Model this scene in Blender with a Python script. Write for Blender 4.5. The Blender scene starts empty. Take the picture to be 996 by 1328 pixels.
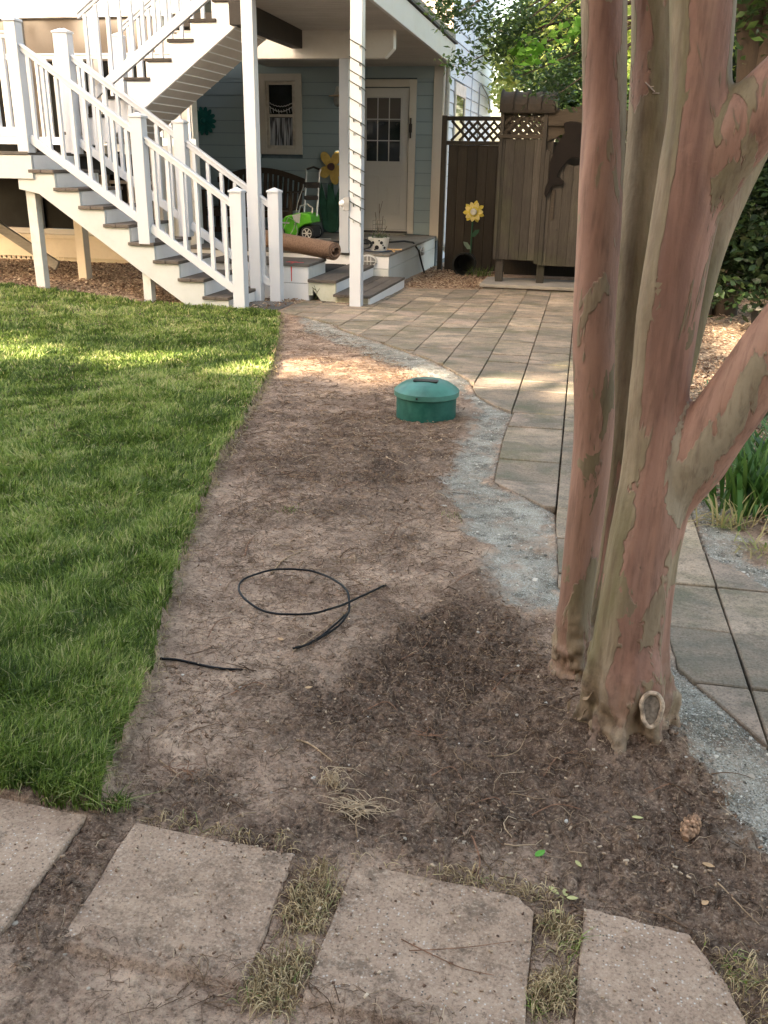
import bpy, math, numpy as np
from mathutils import Matrix, Vector
sc = bpy.context.scene
COL = sc.collection
R_ = math.radians
rng = np.random.default_rng(7)

# ------------------------------------------------------------------ camera
FPX = 1180.; PITCH = R_(20.9); ROLL = R_(1.0); CAMZ = 1.15; SL = .0218; YAW = R_(12.462)
HD = np.array([-math.sin(YAW), math.cos(YAW), 0.]); RT = np.array([math.cos(YAW), math.sin(YAW), 0.]); ZZ = np.array([0, 0, 1.])
CF = HD*math.cos(PITCH) - ZZ*math.sin(PITCH); U0 = HD*math.sin(PITCH) + ZZ*math.cos(PITCH)
CR = RT*math.cos(ROLL) + U0*math.sin(ROLL); CU = U0*math.cos(ROLL) - RT*math.sin(ROLL); CP = np.array([0, 0, CAMZ])
cam_d = bpy.data.cameras.new('camera'); cam = bpy.data.objects.new('camera', cam_d); COL.objects.link(cam)
M = Matrix.Identity(4)
for i in range(3):
    M[i][0] = CR[i]; M[i][1] = CU[i]; M[i][2] = -CF[i]; M[i][3] = CP[i]
cam.matrix_world = M
cam_d.sensor_fit = 'VERTICAL'; cam_d.sensor_height = 36.; cam_d.lens = FPX/1328*36.
cam_d.clip_start = .05; cam_d.clip_end = 600
sc.camera = cam
sc.render.resolution_x = 768; sc.render.resolution_y = 1024

# ------------------------------------------------------------------ light
SUN_EL = R_(24); SUN_TRAVEL = np.array([.42, .907, 0.]); SUN_TRAVEL /= np.linalg.norm(SUN_TRAVEL)
SD = SUN_TRAVEL*math.cos(SUN_EL) - ZZ*math.sin(SUN_EL)          # direction the sunlight travels
w = bpy.data.worlds.new('World'); sc.world = w; w.use_nodes = True
nt = w.node_tree; bg = nt.nodes['Background']
sky = nt.nodes.new('ShaderNodeTexSky'); sky.sky_type = 'NISHITA'; sky.sun_disc = False
sky.sun_elevation = SUN_EL; sky.sun_rotation = math.atan2(-SUN_TRAVEL[0], -SUN_TRAVEL[1])
sky.air_density = 1.0; sky.dust_density = 3.5; sky.ozone_density = .6; sky.altitude = 0
tint = nt.nodes.new('ShaderNodeMix'); tint.data_type = 'RGBA'; tint.blend_type = 'MULTIPLY'; tint.inputs[0].default_value = 1; tint.inputs[7].default_value = (1.0, .87, .715, 1)   # the camera's warm white balance
nt.links.new(sky.outputs[0], tint.inputs[6]); nt.links.new(tint.outputs[2], bg.inputs[0]); bg.inputs[1].default_value = .15
sl = bpy.data.lights.new('sun', 'SUN'); sl.energy = 3.8; sl.angle = R_(.6); sl.color = (1., .83, .62)
so = bpy.data.objects.new('sun', sl); COL.objects.link(so)
so.rotation_euler = Vector(-SD).to_track_quat('Z', 'Y').to_euler()
vs = sc.view_settings; vs.view_transform = 'Standard'; vs.look = 'None'; vs.gamma = 1; vs.exposure = 3.0
sc.cycles.max_bounces = 8
try: sc.cycles.use_fast_gi = False
except Exception: pass

# ------------------------------------------------------------------ pixel helpers (photo pixel -> point in the place)
def ray(x, y): return CF + CR*(x-498)/FPX - CU*(y-664)/FPX
def rise(a, b):  # the ground climbs a little towards the left wing
    t = np.clip((-np.asarray(a)-3.6)/2.0, 0, 1); u = np.clip((np.asarray(b)-4.5)/3, 0, 1)
    return .125*t*t*(3-2*t)*u
def plane(a, b): return -SL*(HD[0]*a+HD[1]*b)
def zg(a, b): return plane(a, b)+rise(a, b)
def G(x, y):
    d = ray(x, y); t = -CAMZ/(d[2]+SL*(d@HD)); P = CP+d*t
    for _ in range(6):
        z = float(zg(P[0], P[1])); P = CP+d*(z-CAMZ)/d[2]
    return P
def onb(x, y, b): d = ray(x, y); return CP+d*b/d[1]
def onz(x, y, z): d = ray(x, y); return CP+d*(z-CAMZ)/d[2]
def zc(P): return float((np.asarray(P)-CP)@CF)

# ------------------------------------------------------------------ numpy noise
def _h(ix, iy, s):
    n = (ix*374761393 + iy*668265263 + s*1442695041) & 0xffffffff
    n = ((n ^ (n >> 13))*1274126177) & 0xffffffff
    return ((n ^ (n >> 16)) & 0xffff)/65535.
def vn(x, y, s=0):
    x = np.asarray(x, float); y = np.asarray(y, float)
    ix = np.floor(x).astype(np.int64); iy = np.floor(y).astype(np.int64); fx = x-ix; fy = y-iy
    fx = fx*fx*(3-2*fx); fy = fy*fy*(3-2*fy)
    a = _h(ix, iy, s); b = _h(ix+1, iy, s); c = _h(ix, iy+1, s); d = _h(ix+1, iy+1, s)
    return (a*(1-fx)+b*fx)*(1-fy)+(c*(1-fx)+d*fx)*fy
def fbm(x, y, f, oct=4, s=0, g=.5):
    t = 0; amp = 1; n = 0
    for k in range(oct):
        t = t+amp*(vn(x*f+17.3*k, y*f-9.1*k, s+k)-.5); n += amp; amp *= g; f *= 2.03
    return t/n*2
def inpoly(x, y, poly):
    x = np.asarray(x, float); y = np.asarray(y, float); c = np.zeros(x.shape, bool); n = len(poly); j = n-1
    for i in range(n):
        xi, yi = poly[i][:2]; xj, yj = poly[j][:2]
        with np.errstate(divide='ignore', invalid='ignore'):
            m = ((yi > y) != (yj > y)) & (x < (xj-xi)*(y-yi)/((yj-yi) if yj != yi else 1e-9)+xi)
        c ^= m; j = i
    return c
def polydist(x, y, poly, closed=True):
    x = np.asarray(x, float); y = np.asarray(y, float); d = np.full(x.shape, 1e9); n = len(poly)
    for i in range(n if closed else n-1):
        ax, ay = poly[i][:2]; bx, by = poly[(i+1) % n][:2]; vx, vy = bx-ax, by-ay
        t = np.clip(((x-ax)*vx+(y-ay)*vy)/(vx*vx+vy*vy+1e-12), 0, 1)
        d = np.minimum(d, np.hypot(x-ax-t*vx, y-ay-t*vy))
    return d
def signed(x, y, poly):
    d = polydist(x, y, poly); return np.where(inpoly(x, y, poly), d, -d)
def sstep(a, b, x):
    t = np.clip((x-a)/(b-a), 0, 1); return t*t*(3-2*t)

# ------------------------------------------------------------------ materials
class NT:
    def __init__(s, name):
        s.m = bpy.data.materials.new(name); s.m.use_nodes = True; s.t = s.m.node_tree; s.n = s.t.nodes; s.l = s.t.links
        s.p = s.n['Principled BSDF']; s.out = s.n['Material Output']; s._co = {}
    def node(s, typ, ins=None, **kw):
        n = s.n.new(typ)
        for k, v in kw.items(): setattr(n, k, v)
        for k, v in (ins or {}).items(): s.put(n.inputs[k], v)
        return n
    def put(s, sock, v):
        if hasattr(v, 'node'): s.l.new(v, sock)
        else:
            if hasattr(sock.default_value, '__len__') and len(sock.default_value) == 4 and len(v) == 3: v = (*v, 1)
            sock.default_value = v
    def co(s, kind='Object', scale=(1, 1, 1)):
        k = (kind, scale)
        if k not in s._co:
            if kind == 'World': o = s.node('ShaderNodeNewGeometry').outputs['Position']
            else: o = s.node('ShaderNodeTexCoord').outputs[kind]
            s._co[k] = s.node('ShaderNodeMapping', {'Vector': o, 'Scale': scale}).outputs[0]
        return s._co[k]
    def noise(s, scale, detail=4, rough=.55, co=None, dist=0.):
        return s.node('ShaderNodeTexNoise', {'Vector': co or s.co('World'), 'Scale': scale, 'Detail': detail, 'Roughness': rough, 'Distortion': dist}).outputs[0]
    def voro(s, scale, co=None, feature='F1', out='Distance'):
        return s.node('ShaderNodeTexVoronoi', {'Vector': co or s.co('World'), 'Scale': scale}, feature=feature).outputs[out]
    def ramp(s, fac, stops, interp='LINEAR'):
        n = s.node('ShaderNodeValToRGB', {'Fac': fac}); r = n.color_ramp; r.interpolation = interp
        while len(r.elements) < len(stops): r.elements.new(.5)
        for e, (p, c) in zip(r.elements, stops):
            e.position = p; e.color = (c, c, c, 1) if not hasattr(c, '__len__') else (*c, 1)
        return n.outputs[0]
    def mix(s, f, a, b, mode='MIX'):
        n = s.node('ShaderNodeMix', data_type='RGBA', blend_type=mode)
        s.put(n.inputs[0], f); s.put(n.inputs[6], a if hasattr(a, 'node') else tuple(a)); s.put(n.inputs[7], b if hasattr(b, 'node') else tuple(b))
        return n.outputs[2]
    def math(s, op, a, b=0., c=0.):
        n = s.node('ShaderNodeMath', operation=op); s.put(n.inputs[0], a); s.put(n.inputs[1], b); s.put(n.inputs[2], c); return n.outputs[0]
    def attr(s, name, out='Fac'): return s.node('ShaderNodeAttribute', attribute_name=name).outputs[out]
    def rnd(s): return s.node('ShaderNodeObjectInfo').outputs['Random']
    def bump(s, h, strength=.3, dist=.01):
        n = s.node('ShaderNodeBump', {'Height': h, 'Strength': strength, 'Distance': dist}); s.l.new(n.outputs[0], s.p.inputs['Normal']); return n
    def base(s, c): s.put(s.p.inputs['Base Color'], c)
    def rough(s, v): s.put(s.p.inputs['Roughness'], v)
def spec(nt_, v): nt_.p.inputs['Specular IOR Level'].default_value = v

def m_paint(name, col, rough=.5, dirt=.12, dirtcol=(.3, .27, .2), var=.0, bump=.15, scale=3.):
    t = NT(name); n1 = t.noise(scale, 6, .65); n2 = t.noise(scale*9, 4, .6)
    f = t.math('MULTIPLY', t.ramp(n1, [(.45, 0.), (.75, 1.)]), dirt)
    c = t.mix(f, col, dirtcol)
    f2 = t.math('MULTIPLY', t.ramp(n2, [(.55, 0.), (.8, 1.)]), dirt*.8)
    c = t.mix(f2, c, dirtcol)
    if var:
        k = t.math('MULTIPLY', t.math('SUBTRACT', t.rnd(), .5), var*2)
        c = t.mix(t.math('ABSOLUTE', k), c, tuple(x*.55 for x in col))
    t.base(c); t.rough(rough); spec(t, .3); t.bump(n2, bump, .004); return t.m
def m_wood(name, c1, c2, axis='z', rough=.8, var=.5, ring=18., dark=(.02, .018, .015), knots=True, green=0.):
    t = NT(name)
    sc_ = {'x': (1.2, 16, 16), 'y': (16, 1.2, 16), 'z': (16, 16, 1.2)}[axis]
    co = t.co('World', sc_)
    off = t.node('ShaderNodeVectorMath', {0: co}, operation='ADD'); r3 = t.node('ShaderNodeCombineXYZ', {0: t.math('MULTIPLY', t.rnd(), 37.), 1: t.math('MULTIPLY', t.rnd(), 91.), 2: t.math('MULTIPLY', t.rnd(), 53.)})
    t.l.new(r3.outputs[0], off.inputs[1]); co = off.outputs[0]
    g1 = t.noise(ring/6, 7, .7, co, 1.2); g2 = t.noise(ring, 3, .6, co)
    c = t.mix(t.ramp(g1, [(.3, 0.), (.7, 1.)]), c1, c2)
    c = t.mix(t.math('MULTIPLY', t.ramp(g2, [(.55, 0.), (.75, 1.)]), .45), c, dark)
    c = t.mix(t.math('MULTIPLY', t.rnd(), var), c, tuple(x*.5 for x in c1))
    big = t.noise(2.2, 4, .6)
    c = t.mix(t.math('MULTIPLY', t.ramp(big, [(.4, 0.), (.75, 1.)]), .35), c, dark)
    if green: c = t.mix(t.math('MULTIPLY', t.ramp(t.noise(1.6, 3, .6), [(.5, 0.), (.62, 1.)]), green), c, (.09, .11, .03))
    t.base(c); t.rough(rough); spec(t, .2); t.bump(g1, .5, .004); return t.m

WHITE = m_paint('white_paint', (.80, .81, .82), .45, .10)
WHITE_OLD = m_paint('weathered_white_paint', (.62, .64, .62), .55, .38, (.28, .29, .24), scale=5)
STRINGW = m_paint('greyish_white_paint', (.56, .59, .59), .5, .22, (.36, .38, .34), scale=4)
VINYL = m_paint('vinyl_white', (.59, .625, .67), .32, .05, (.5, .48, .42))
CEIL = m_paint('ceiling_paint', (.50, .48, .45), .6, .25, (.2, .18, .15), var=.2)
SOFFIT = m_paint('soffit_paint', (.56, .52, .48), .6, .22, (.25, .22, .18), var=.25)
TAN = m_paint('tan_board_paint', (.62, .55, .43), .6, .25, (.3, .25, .17), scale=3)
TAUPE = m_paint('taupe_blind', (.10, .088, .078), .7, .12, (.2, .18, .15))
BLUE = m_paint('blue_siding_shaded', (.275, .355, .39), .55, .16, (.26, .34, .36), var=.22)  # the house blue, darkened in colour for the porch shade
BLUE2 = m_paint('blue_siding_skylit', (.60, .68, .82), .55, .10, (.4, .48, .58), var=.15)  # same siding on the side wall, colour lightened for open skylight
DOORW = m_paint('door_paint', (.50, .49, .47), .42, .12, (.35, .33, .28))
TRIMW = m_paint('trim_paint', (.52, .50, .46), .5, .18, (.32, .3, .24))
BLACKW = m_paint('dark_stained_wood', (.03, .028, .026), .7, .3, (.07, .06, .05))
TREAD = m_wood('tread_wood', (.115, .098, .084), (.20, .175, .15), 'y', var=.4)
TREADX = m_wood('deck_wood', (.12, .11, .098), (.21, .195, .175), 'x', var=.4)
DECKW = m_wood('deck_board_wood', (.17, .16, .14), (.26, .245, .22), 'x', var=.4)
CEDAR = m_wood('weathered_cedar', (.042, .038, .033), (.090, .081, .070), 'z', var=.55, green=.12)
CEDARX = m_wood('weathered_cedar_rail', (.038, .031, .024), (.075, .062, .048), 'x', var=.4)
FENCEW = m_wood('dark_fence_wood', (.035, .029, .022), (.06, .05, .038), 'z', var=.5)
GREYW = m_wood('grey_brace_wood', (.28, .26, .23), (.36, .34, .3), 'x', var=.2)

def m_glass(name, col=(.012, .014, .015), rough=.06):
    t = NT(name); t.base(t.mix(t.ramp(t.noise(3, 3), [(.4, 0.), (.7, 1.)]), col, tuple(x*2.2 for x in col))); t.rough(rough); t.p.inputs['IOR'].default_value = 1.5; return t.m
GLASS = m_glass('dark_window_glass'); SCREEN = m_glass('dark_screen', (.006, .007, .007), .5); SCREEN.node_tree.nodes['Principled BSDF'].inputs['Specular IOR Level'].default_value = .08
def m_flat(name, col, rough=.5, metal=0., var=.12, scale=12., bump=.1, transl=0.):
    t = NT(name); n = t.noise(scale, 5, .6)
    t.base(t.mix(t.ramp(n, [(.35, 0.), (.7, 1.)]), tuple(min(1, x*(1+var)) for x in col), tuple(x*(1-2*var) for x in col)))
    t.rough(rough); spec(t, .22); t.p.inputs['Metallic'].default_value = metal; t.bump(n, bump, .003); return t.m

def m_leaf(name, c1, c2, c3, rough=.45, tr=.35):
    t = NT(name); a = t.attr('rnd')
    c = t.ramp(a, [(0., c1), (.55, c2), (1., c3)]); t.base(c); t.rough(rough); spec(t, .35)
    tb = t.node('ShaderNodeBsdfTranslucent'); t.put(tb.inputs[0], t.mix(.5, c, tuple(min(1, x*1.6) for x in c3)))
    mx = t.node('ShaderNodeMixShader'); mx.inputs[0].default_value = tr
    t.l.new(t.p.outputs[0], mx.inputs[1]); t.l.new(tb.outputs[0], mx.inputs[2]); t.l.new(mx.outputs[0], t.out.inputs[0]); return t.m

# ground material: soil, grey stone dust, bark mulch, by three masks that follow where each lies
def m_ground():
    t = NT('garden_ground')
    big = t.noise(1.3, 5, .6); mid = t.noise(7, 6, .65); fine = t.noise(60, 5, .7); grit = t.voro(170)
    soil = t.mix(t.ramp(mid, [(.36, 0.), (.62, 1.)]), (.22, .142, .100), (.60, .43, .31))
    soil = t.mix(t.math('MULTIPLY', t.ramp(big, [(.40, 0.), (.66, 1.)]), .45), soil, (.58, .43, .31))
    soil = t.mix(t.math('MULTIPLY', t.ramp(t.noise(24, 6, .75), [(.46, 0.), (.60, 1.)]), .45), soil, (.17, .105, .07))
    dkc = t.mix(t.ramp(t.noise(16, 6, .75), [(.36, 0.), (.66, 1.)]), (.052, .034, .024), (.225, .148, .102))
    soil = t.mix(t.math('MULTIPLY', t.attr('dark'), .97), soil, dkc)
    soil = t.mix(t.math('MULTIPLY', t.ramp(fine, [(.48, 0.), (.62, 1.)]), t.math('ADD', .35, t.math('MULTIPLY', t.attr('dark'), .4))), soil, (.045, .028, .018))
    f3 = t.noise(150, 4, .7)
    soil = t.mix(t.math('MULTIPLY', t.ramp(f3, [(.54, 0.), (.64, 1.)]), .55), soil, (.50, .38, .27))
    soil = t.mix(t.math('MULTIPLY', t.ramp(f3, [(.36, 1.), (.45, 0.)]), .6), soil, (.035, .022, .014))
    sand = t.mix(t.ramp(t.noise(5, 6, .7), [(.35, 0.), (.62, 1.)]), (.21, .19, .145), (.47, .44, .365))
    sand = t.mix(t.math('MULTIPLY', t.ramp(t.noise(11, 7, .8), [(.47, 0.), (.60, 1.)]), .85), sand, (.105, .095, .07))
    sp = t.noise(240, 2, .6)
    sand = t.mix(t.math('MULTIPLY', t.ramp(sp, [(.56, 0.), (.66, 1.)]), .75), sand, (.66, .67, .64))
    sand = t.mix(t.math('MULTIPLY', t.ramp(sp, [(.34, 1.), (.44, 0.)]), .6), sand, (.09, .085, .075))
    vr = t.node('ShaderNodeTexVoronoi', {'Vector': t.co('World', (1, 2.2, 1)), 'Scale': 42.})
    mul = t.ramp(t.node('ShaderNodeSeparateColor', {0: vr.outputs['Color']}).outputs[0], [(0., (.10, .06, .04)), (.35, (.25, .17, .11)), (.7, (.42, .31, .21)), (1., (.6, .47, .34))])
    c = t.mix(t.math('MULTIPLY', t.attr('sand'), t.ramp(t.noise(8, 6, .75), [(.34, .35), (.50, 1.)])), soil, sand); c = t.mix(t.attr('mulch'), c, mul)
    t.base(c); t.rough(.95); spec(t, .2)
    h = t.math('ADD', t.math('MULTIPLY', fine, .8), t.math('ADD', t.math('MULTIPLY', t.noise(20, 6, .7), 1.6), t.math('MULTIPLY', sp, .25)))
    t.bump(h, .9, .012); return t.m
GROUND = m_ground()

def m_paver(name='paver', near=False):
    t = NT(name); r = t.rnd()
    c = t.ramp(r, [(0., (.25, .20, .15)), (.2, (.36, .275, .20)), (.42, (.50, .385, .28)), (.6, (.31, .245, .18)), (.8, (.43, .325, .25)), (1., (.56, .44, .31))])
    st = t.noise(2.6, 6, .7, t.co('World', (1.2, 1.7, 1)), .6)
    c = t.mix(t.math('MULTIPLY', t.ramp(st, [(.40, 0.), (.62, 1.)]), .8), c, (.15, .14, .11))
    c = t.mix(t.math('MULTIPLY', t.ramp(t.noise(3.3, 5, .65), [(.48, 0.), (.66, 1.)]), .6), c, (.12, .125, .065))
    f = t.noise(130, 5, .75); c = t.mix(t.math('MULTIPLY', t.ramp(f, [(.5, 0.), (.62, 1.)]), .6), c, (.09, .08, .06)); c = t.mix(t.math('MULTIPLY', t.ramp(t.noise(18, 6, .75), [(.52, 0.), (.64, 1.)]), .45), c, (.12, .105, .075))
    c = t.mix(t.math('MULTIPLY', t.ramp(f, [(.3, 1.), (.42, 0.)]), .4), c, (.5, .45, .38))
    t.base(c); t.rough(.9); spec(t, .25); t.bump(t.math('ADD', f, t.noise(25, 4)), .55, .005); return t.m
PAVER = m_paver()
def m_step():
    t = NT('stepping_stone_concrete')
    c = t.mix(t.ramp(t.noise(9, 6, .65), [(.35, 0.), (.7, 1.)]), (.33, .228, .162), (.47, .342, .245))
    v = t.node('ShaderNodeTexVoronoi', {'Vector': t.co('World'), 'Scale': 210.})
    pick = t.node('ShaderNodeSeparateColor', {0: v.outputs['Color']}).outputs[0]
    spk = t.math('MULTIPLY', t.ramp(v.outputs['Distance'], [(.25, 1.), (.45, 0.)]), t.ramp(pick, [(.86, 0.), (.9, 1.)]))
    c = t.mix(spk, c, (.62, .57, .5)); spd = t.math('MULTIPLY', t.ramp(v.outputs['Distance'], [(.25, 1.), (.45, 0.)]), t.ramp(pick, [(.07, 1.), (.1, 0.)]))
    c = t.mix(spd, c, (.09, .075, .065))
    d = t.ramp(t.noise(3.1, 7, .72), [(.42, 0.), (.56, 1.)])
    c = t.mix(t.math('MULTIPLY', d, .75), c, t.mix(t.ramp(t.noise(30, 6, .7), [(.4, 0.), (.62, 1.)]), (.42, .30, .21), (.21, .145, .10)))
    st_ = t.ramp(t.noise(11, 6, .8), [(.54, 0.), (.64, 1.)]); c = t.mix(t.math('MULTIPLY', st_, .6), c, (.10, .072, .05))
    g4 = t.noise(170, 4, .7); c = t.mix(t.math('MULTIPLY', t.ramp(g4, [(.53, 0.), (.64, 1.)]), .5), c, (.09, .065, .048)); c = t.mix(t.math('MULTIPLY', t.ramp(g4, [(.36, 1.), (.45, 0.)]), .4), c, (.58, .47, .36))
    t.base(c); t.rough(.92); spec(t, .25); t.bump(t.math('ADD', t.noise(90, 5, .7), t.math('MULTIPLY', d, .8)), .6, .006); return t.m
STEP = m_step()
def m_bark():
    t = NT('crape_myrtle_bark'); co = t.co('World', (1, 1, .30)); ol = t.attr('olive')
    pink = t.mix(t.ramp(t.noise(6, 6, .6, t.co('World', (1, 1, .18))), [(.35, 0.), (.68, 1.)]), (.185, .094, .068), (.42, .25, .185))
    pink = t.mix(t.math('MULTIPLY', t.ramp(t.noise(20, 5, .65, t.co('World', (1, 1, .07))), [(.48, 0.), (.62, 1.)]), .45), pink, (.12, .062, .046)); pink = t.mix(t.math('MULTIPLY', t.ramp(t.noise(14, 4, .6, t.co('World', (1, 1, .09))), [(.52, 0.), (.68, 1.)]), .5), pink, (.33, .21, .15))
    tan = t.mix(t.ramp(t.noise(10, 5, .65, co), [(.38, 0.), (.66, 1.)]), (.19, .142, .092), (.33, .262, .175))
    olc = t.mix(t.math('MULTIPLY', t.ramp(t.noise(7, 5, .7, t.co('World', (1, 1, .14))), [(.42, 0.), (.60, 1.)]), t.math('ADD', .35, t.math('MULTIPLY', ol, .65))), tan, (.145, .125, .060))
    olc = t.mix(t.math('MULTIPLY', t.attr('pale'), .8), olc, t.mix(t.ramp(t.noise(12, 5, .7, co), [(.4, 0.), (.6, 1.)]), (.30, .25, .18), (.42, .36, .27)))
    pn = t.noise(6.5, 5, .6, co, .6)
    pv = t.math('ADD', pn, t.math('MULTIPLY', t.math('SUBTRACT', ol, .27), .20))
    pv = t.math('ADD', pv, t.math('MULTIPLY', t.math('SUBTRACT', t.noise(40, 3, .6, co), .5), .03))
    k = t.ramp(pv, [(.535, 0.), (.545, 1.)])
    fl2 = t.noise(15, 4, .6, t.co('World', (1, 1, .4)), .5); pv = t.math('ADD', pv, t.math('MULTIPLY', t.ramp(fl2, [(.62, 0.), (.63, 1.)]), .12)); k = t.ramp(pv, [(.535, 0.), (.545, 1.)])
    edge = t.math('MULTIPLY', t.ramp(pv, [(.515, 0.), (.54, 1.)]), t.ramp(pv, [(.54, 1.), (.556, 0.)]))
    c = t.mix(k, pink, olc); fs = t.noise(70, 4, .65, t.co('World', (1, 1, .12))); c = t.mix(t.math('MULTIPLY', t.ramp(fs, [(.5, 0.), (.68, 1.)]), .4), c, (.07, .04, .028)); c = t.mix(t.math('MULTIPLY', edge, .22), c, (.16, .10, .07))
    c = t.mix(t.math('MULTIPLY', t.ramp(t.voro(30, co), [(.0, 1.), (.09, 0.)]), .35), c, (.09, .05, .035))
    c = t.mix(t.math('MULTIPLY', t.attr('foot'), t.ramp(t.noise(28, 6, .7), [(.3, .25), (.6, 1.)])), c, (.30, .21, .14))
    c = t.mix(t.math('MULTIPLY', t.attr('foot'), t.ramp(t.noise(16, 5, .7), [(.52, 0.), (.66, 1.)])), c, (.07, .045, .03))
    c = t.mix(t.math('MULTIPLY', t.attr('foot'), t.ramp(t.noise(9, 6, .75, t.co('World', (1, 1, .5))), [(.50, 0.), (.60, .8)])), c, (.06, .04, .027)); c = t.mix(t.math('MULTIPLY', t.attr('foot'), t.ramp(t.noise(12, 6, .75), [(.34, .8), (.44, 0.)])), c, (.46, .34, .24)); t.base(c); t.rough(.62); spec(t, .3)  # dark noise streaks at the foot stand in for shaded crevices
    t.bump(t.math('ADD', t.math('MULTIPLY', k, .5), t.math('ADD', t.math('MULTIPLY', t.noise(14, 5, .6, t.co('World', (1, 1, .15))), .7), t.math('MULTIPLY', t.noise(90, 3), .25))), .75, .007)
    return t.m
BARK = m_bark()
DARKBARK = m_wood('dark_bark', (.07, .052, .04), (.12, .09, .068), 'z')

# ------------------------------------------------------------------ mesh building
class MB:
    def __init__(s): s.v = []; s.f = []
    def add(s, vs_, fs): o = len(s.v); s.v += [tuple(map(float, v)) for v in vs_]; s.f += [tuple(o+i for i in f) for f in fs]; return s
    def box(s, x0, x1, y0, y1, z0, z1):
        return s.add([(x0,y0,z0),(x1,y0,z0),(x1,y1,z0),(x0,y1,z0),(x0,y0,z1),(x1,y0,z1),(x1,y1,z1),(x0,y1,z1)],
                     [(3,2,1,0),(4,5,6,7),(0,1,5,4),(1,2,6,5),(2,3,7,6),(3,0,4,7)])
    def hexa(s, p): return s.add(p, [(3,2,1,0),(4,5,6,7),(0,1,5,4),(1,2,6,5),(2,3,7,6),(3,0,4,7)])
    def prism(s, poly, ext):
        """poly: 3-D points of one cap (any winding), ext: extrusion vector"""
        n = len(poly); P = [np.array(p, float) for p in poly]; Q = [p+np.array(ext, float) for p in P]
        nrm = np.zeros(3)
        for i in range(n): nrm += np.cross(P[i], P[(i+1) % n])
        if nrm@np.array(ext) > 0: P, Q = P[::-1], Q[::-1]
        return s.add(P+Q, [tuple(range(n)), tuple(range(2*n-1, n-1, -1))]+[((i+1) % n, i, n+i, n+(i+1) % n) for i in range(n)])
    def bar(s, p, q, wd, hd, side=(0, 1, 0)):
        """a straight bar from p to q, wd across `side`, hd the other way"""
        p = np.array(p, float); q = np.array(q, float); d = q-p; d /= np.linalg.norm(d)
        sd = np.array(side, float); sd -= d*(sd@d); sd /= np.linalg.norm(sd); up = np.cross(sd, d)
        a, b = sd*wd/2, up*hd/2
        return s.hexa([p-a-b, p+a-b, q+a-b, q-a-b, p-a+b, p+a+b, q+a+b, q-a+b])
    def tube(s, pts, rad, n=8, caps=True):
        P = np.array(pts, float); m = len(P); rad = np.full(m, rad) if np.isscalar(rad) else np.array(rad)
        T = np.gradient(P, axis=0); T /= np.linalg.norm(T, axis=1)[:, None]+1e-12
        u = np.cross(T[0], (0, 0, 1.)); u = u if np.linalg.norm(u) > .05 else np.cross(T[0], (0, 1., 0)); u /= np.linalg.norm(u)
        V = []; F = []
        for i in range(m):
            u = u-T[i]*(u@T[i]); u /= np.linalg.norm(u); v = np.cross(T[i], u)
            for k in range(n):
                a = 2*math.pi*k/n; V.append(P[i]+(u*math.cos(a)+v*math.sin(a))*rad[i])
        for i in range(m-1):
            for k in range(n): F.append((i*n+k, i*n+(k+1) % n, (i+1)*n+(k+1) % n, (i+1)*n+k))
        if caps: F += [tuple(range(n-1, -1, -1)), tuple(range((m-1)*n, m*n))]
        return s.add(V, F)
    def lathe(s, prof, c=(0, 0, 0), n=24, axis='z'):
        V = []; F = []; m = len(prof)
        for r, h in prof:
            for k in range(n):
                a = 2*math.pi*k/n; x, y = r*math.cos(a), r*math.sin(a)
                p = (x, y, h) if axis == 'z' else ((x, h, -y) if axis == 'y' else (h, x, y))
                V.append(np.array(p)+np.array(c))
        for i in range(m-1):
            for k in range(n): F.append((i*n+k, i*n+(k+1) % n, (i+1)*n+(k+1) % n, (i+1)*n+k))
        F += [tuple(range(n-1, -1, -1)), tuple(range((m-1)*n, m*n))]
        return s.add(V, F)
    def build(s, name, m, parent=None, bevel=0., smooth=False, stuff=False, label=None):
        me = bpy.data.meshes.new(name); me.from_pydata(s.v, [], s.f); me.update()
        return put(name, me, m, parent, bevel, smooth, stuff, label)
def put(name, me, m, parent=None, bevel=0., smooth=False, stuff=False, label=None):
    o = bpy.data.objects.new(name, me); COL.objects.link(o)
    if m is not None: me.materials.append(m)
    if smooth:
        me.polygons.foreach_set('use_smooth', [True]*len(me.polygons))
        if len(me.polygons) < 20000: me.set_sharp_from_angle(angle=R_(42))
    if bevel:
        b = o.modifiers.new('bevel', 'BEVEL'); b.width = bevel; b.segments = 2 if bevel > .004 else 1; b.limit_method = 'ANGLE'
    if parent is not None:
        o.parent = parent; l = WL[parent.name]; o.matrix_parent_inverse = Matrix.Translation(Vector((-l[0], -l[1], -l[2])))
    WL[o.name] = (0, 0, 0)
    if stuff: o['kind'] = 'stuff'
    if label: o['label'] = label
    return o
WL = {}
def thing(name, label, cat, loc=(0, 0, 0), group=None):
    o = bpy.data.objects.new(name, None); COL.objects.link(o); o.location = loc; o.empty_display_size = .1
    WL[o.name] = tuple(map(float, loc)); o['label'] = label; o['category'] = cat
    if group: o['group'] = group
    return o
def tag(o, label, cat, group=None, kind=None):
    o['label'] = label; o['category'] = cat
    if group: o['group'] = group
    if kind: o['kind'] = kind
    return o
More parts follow.
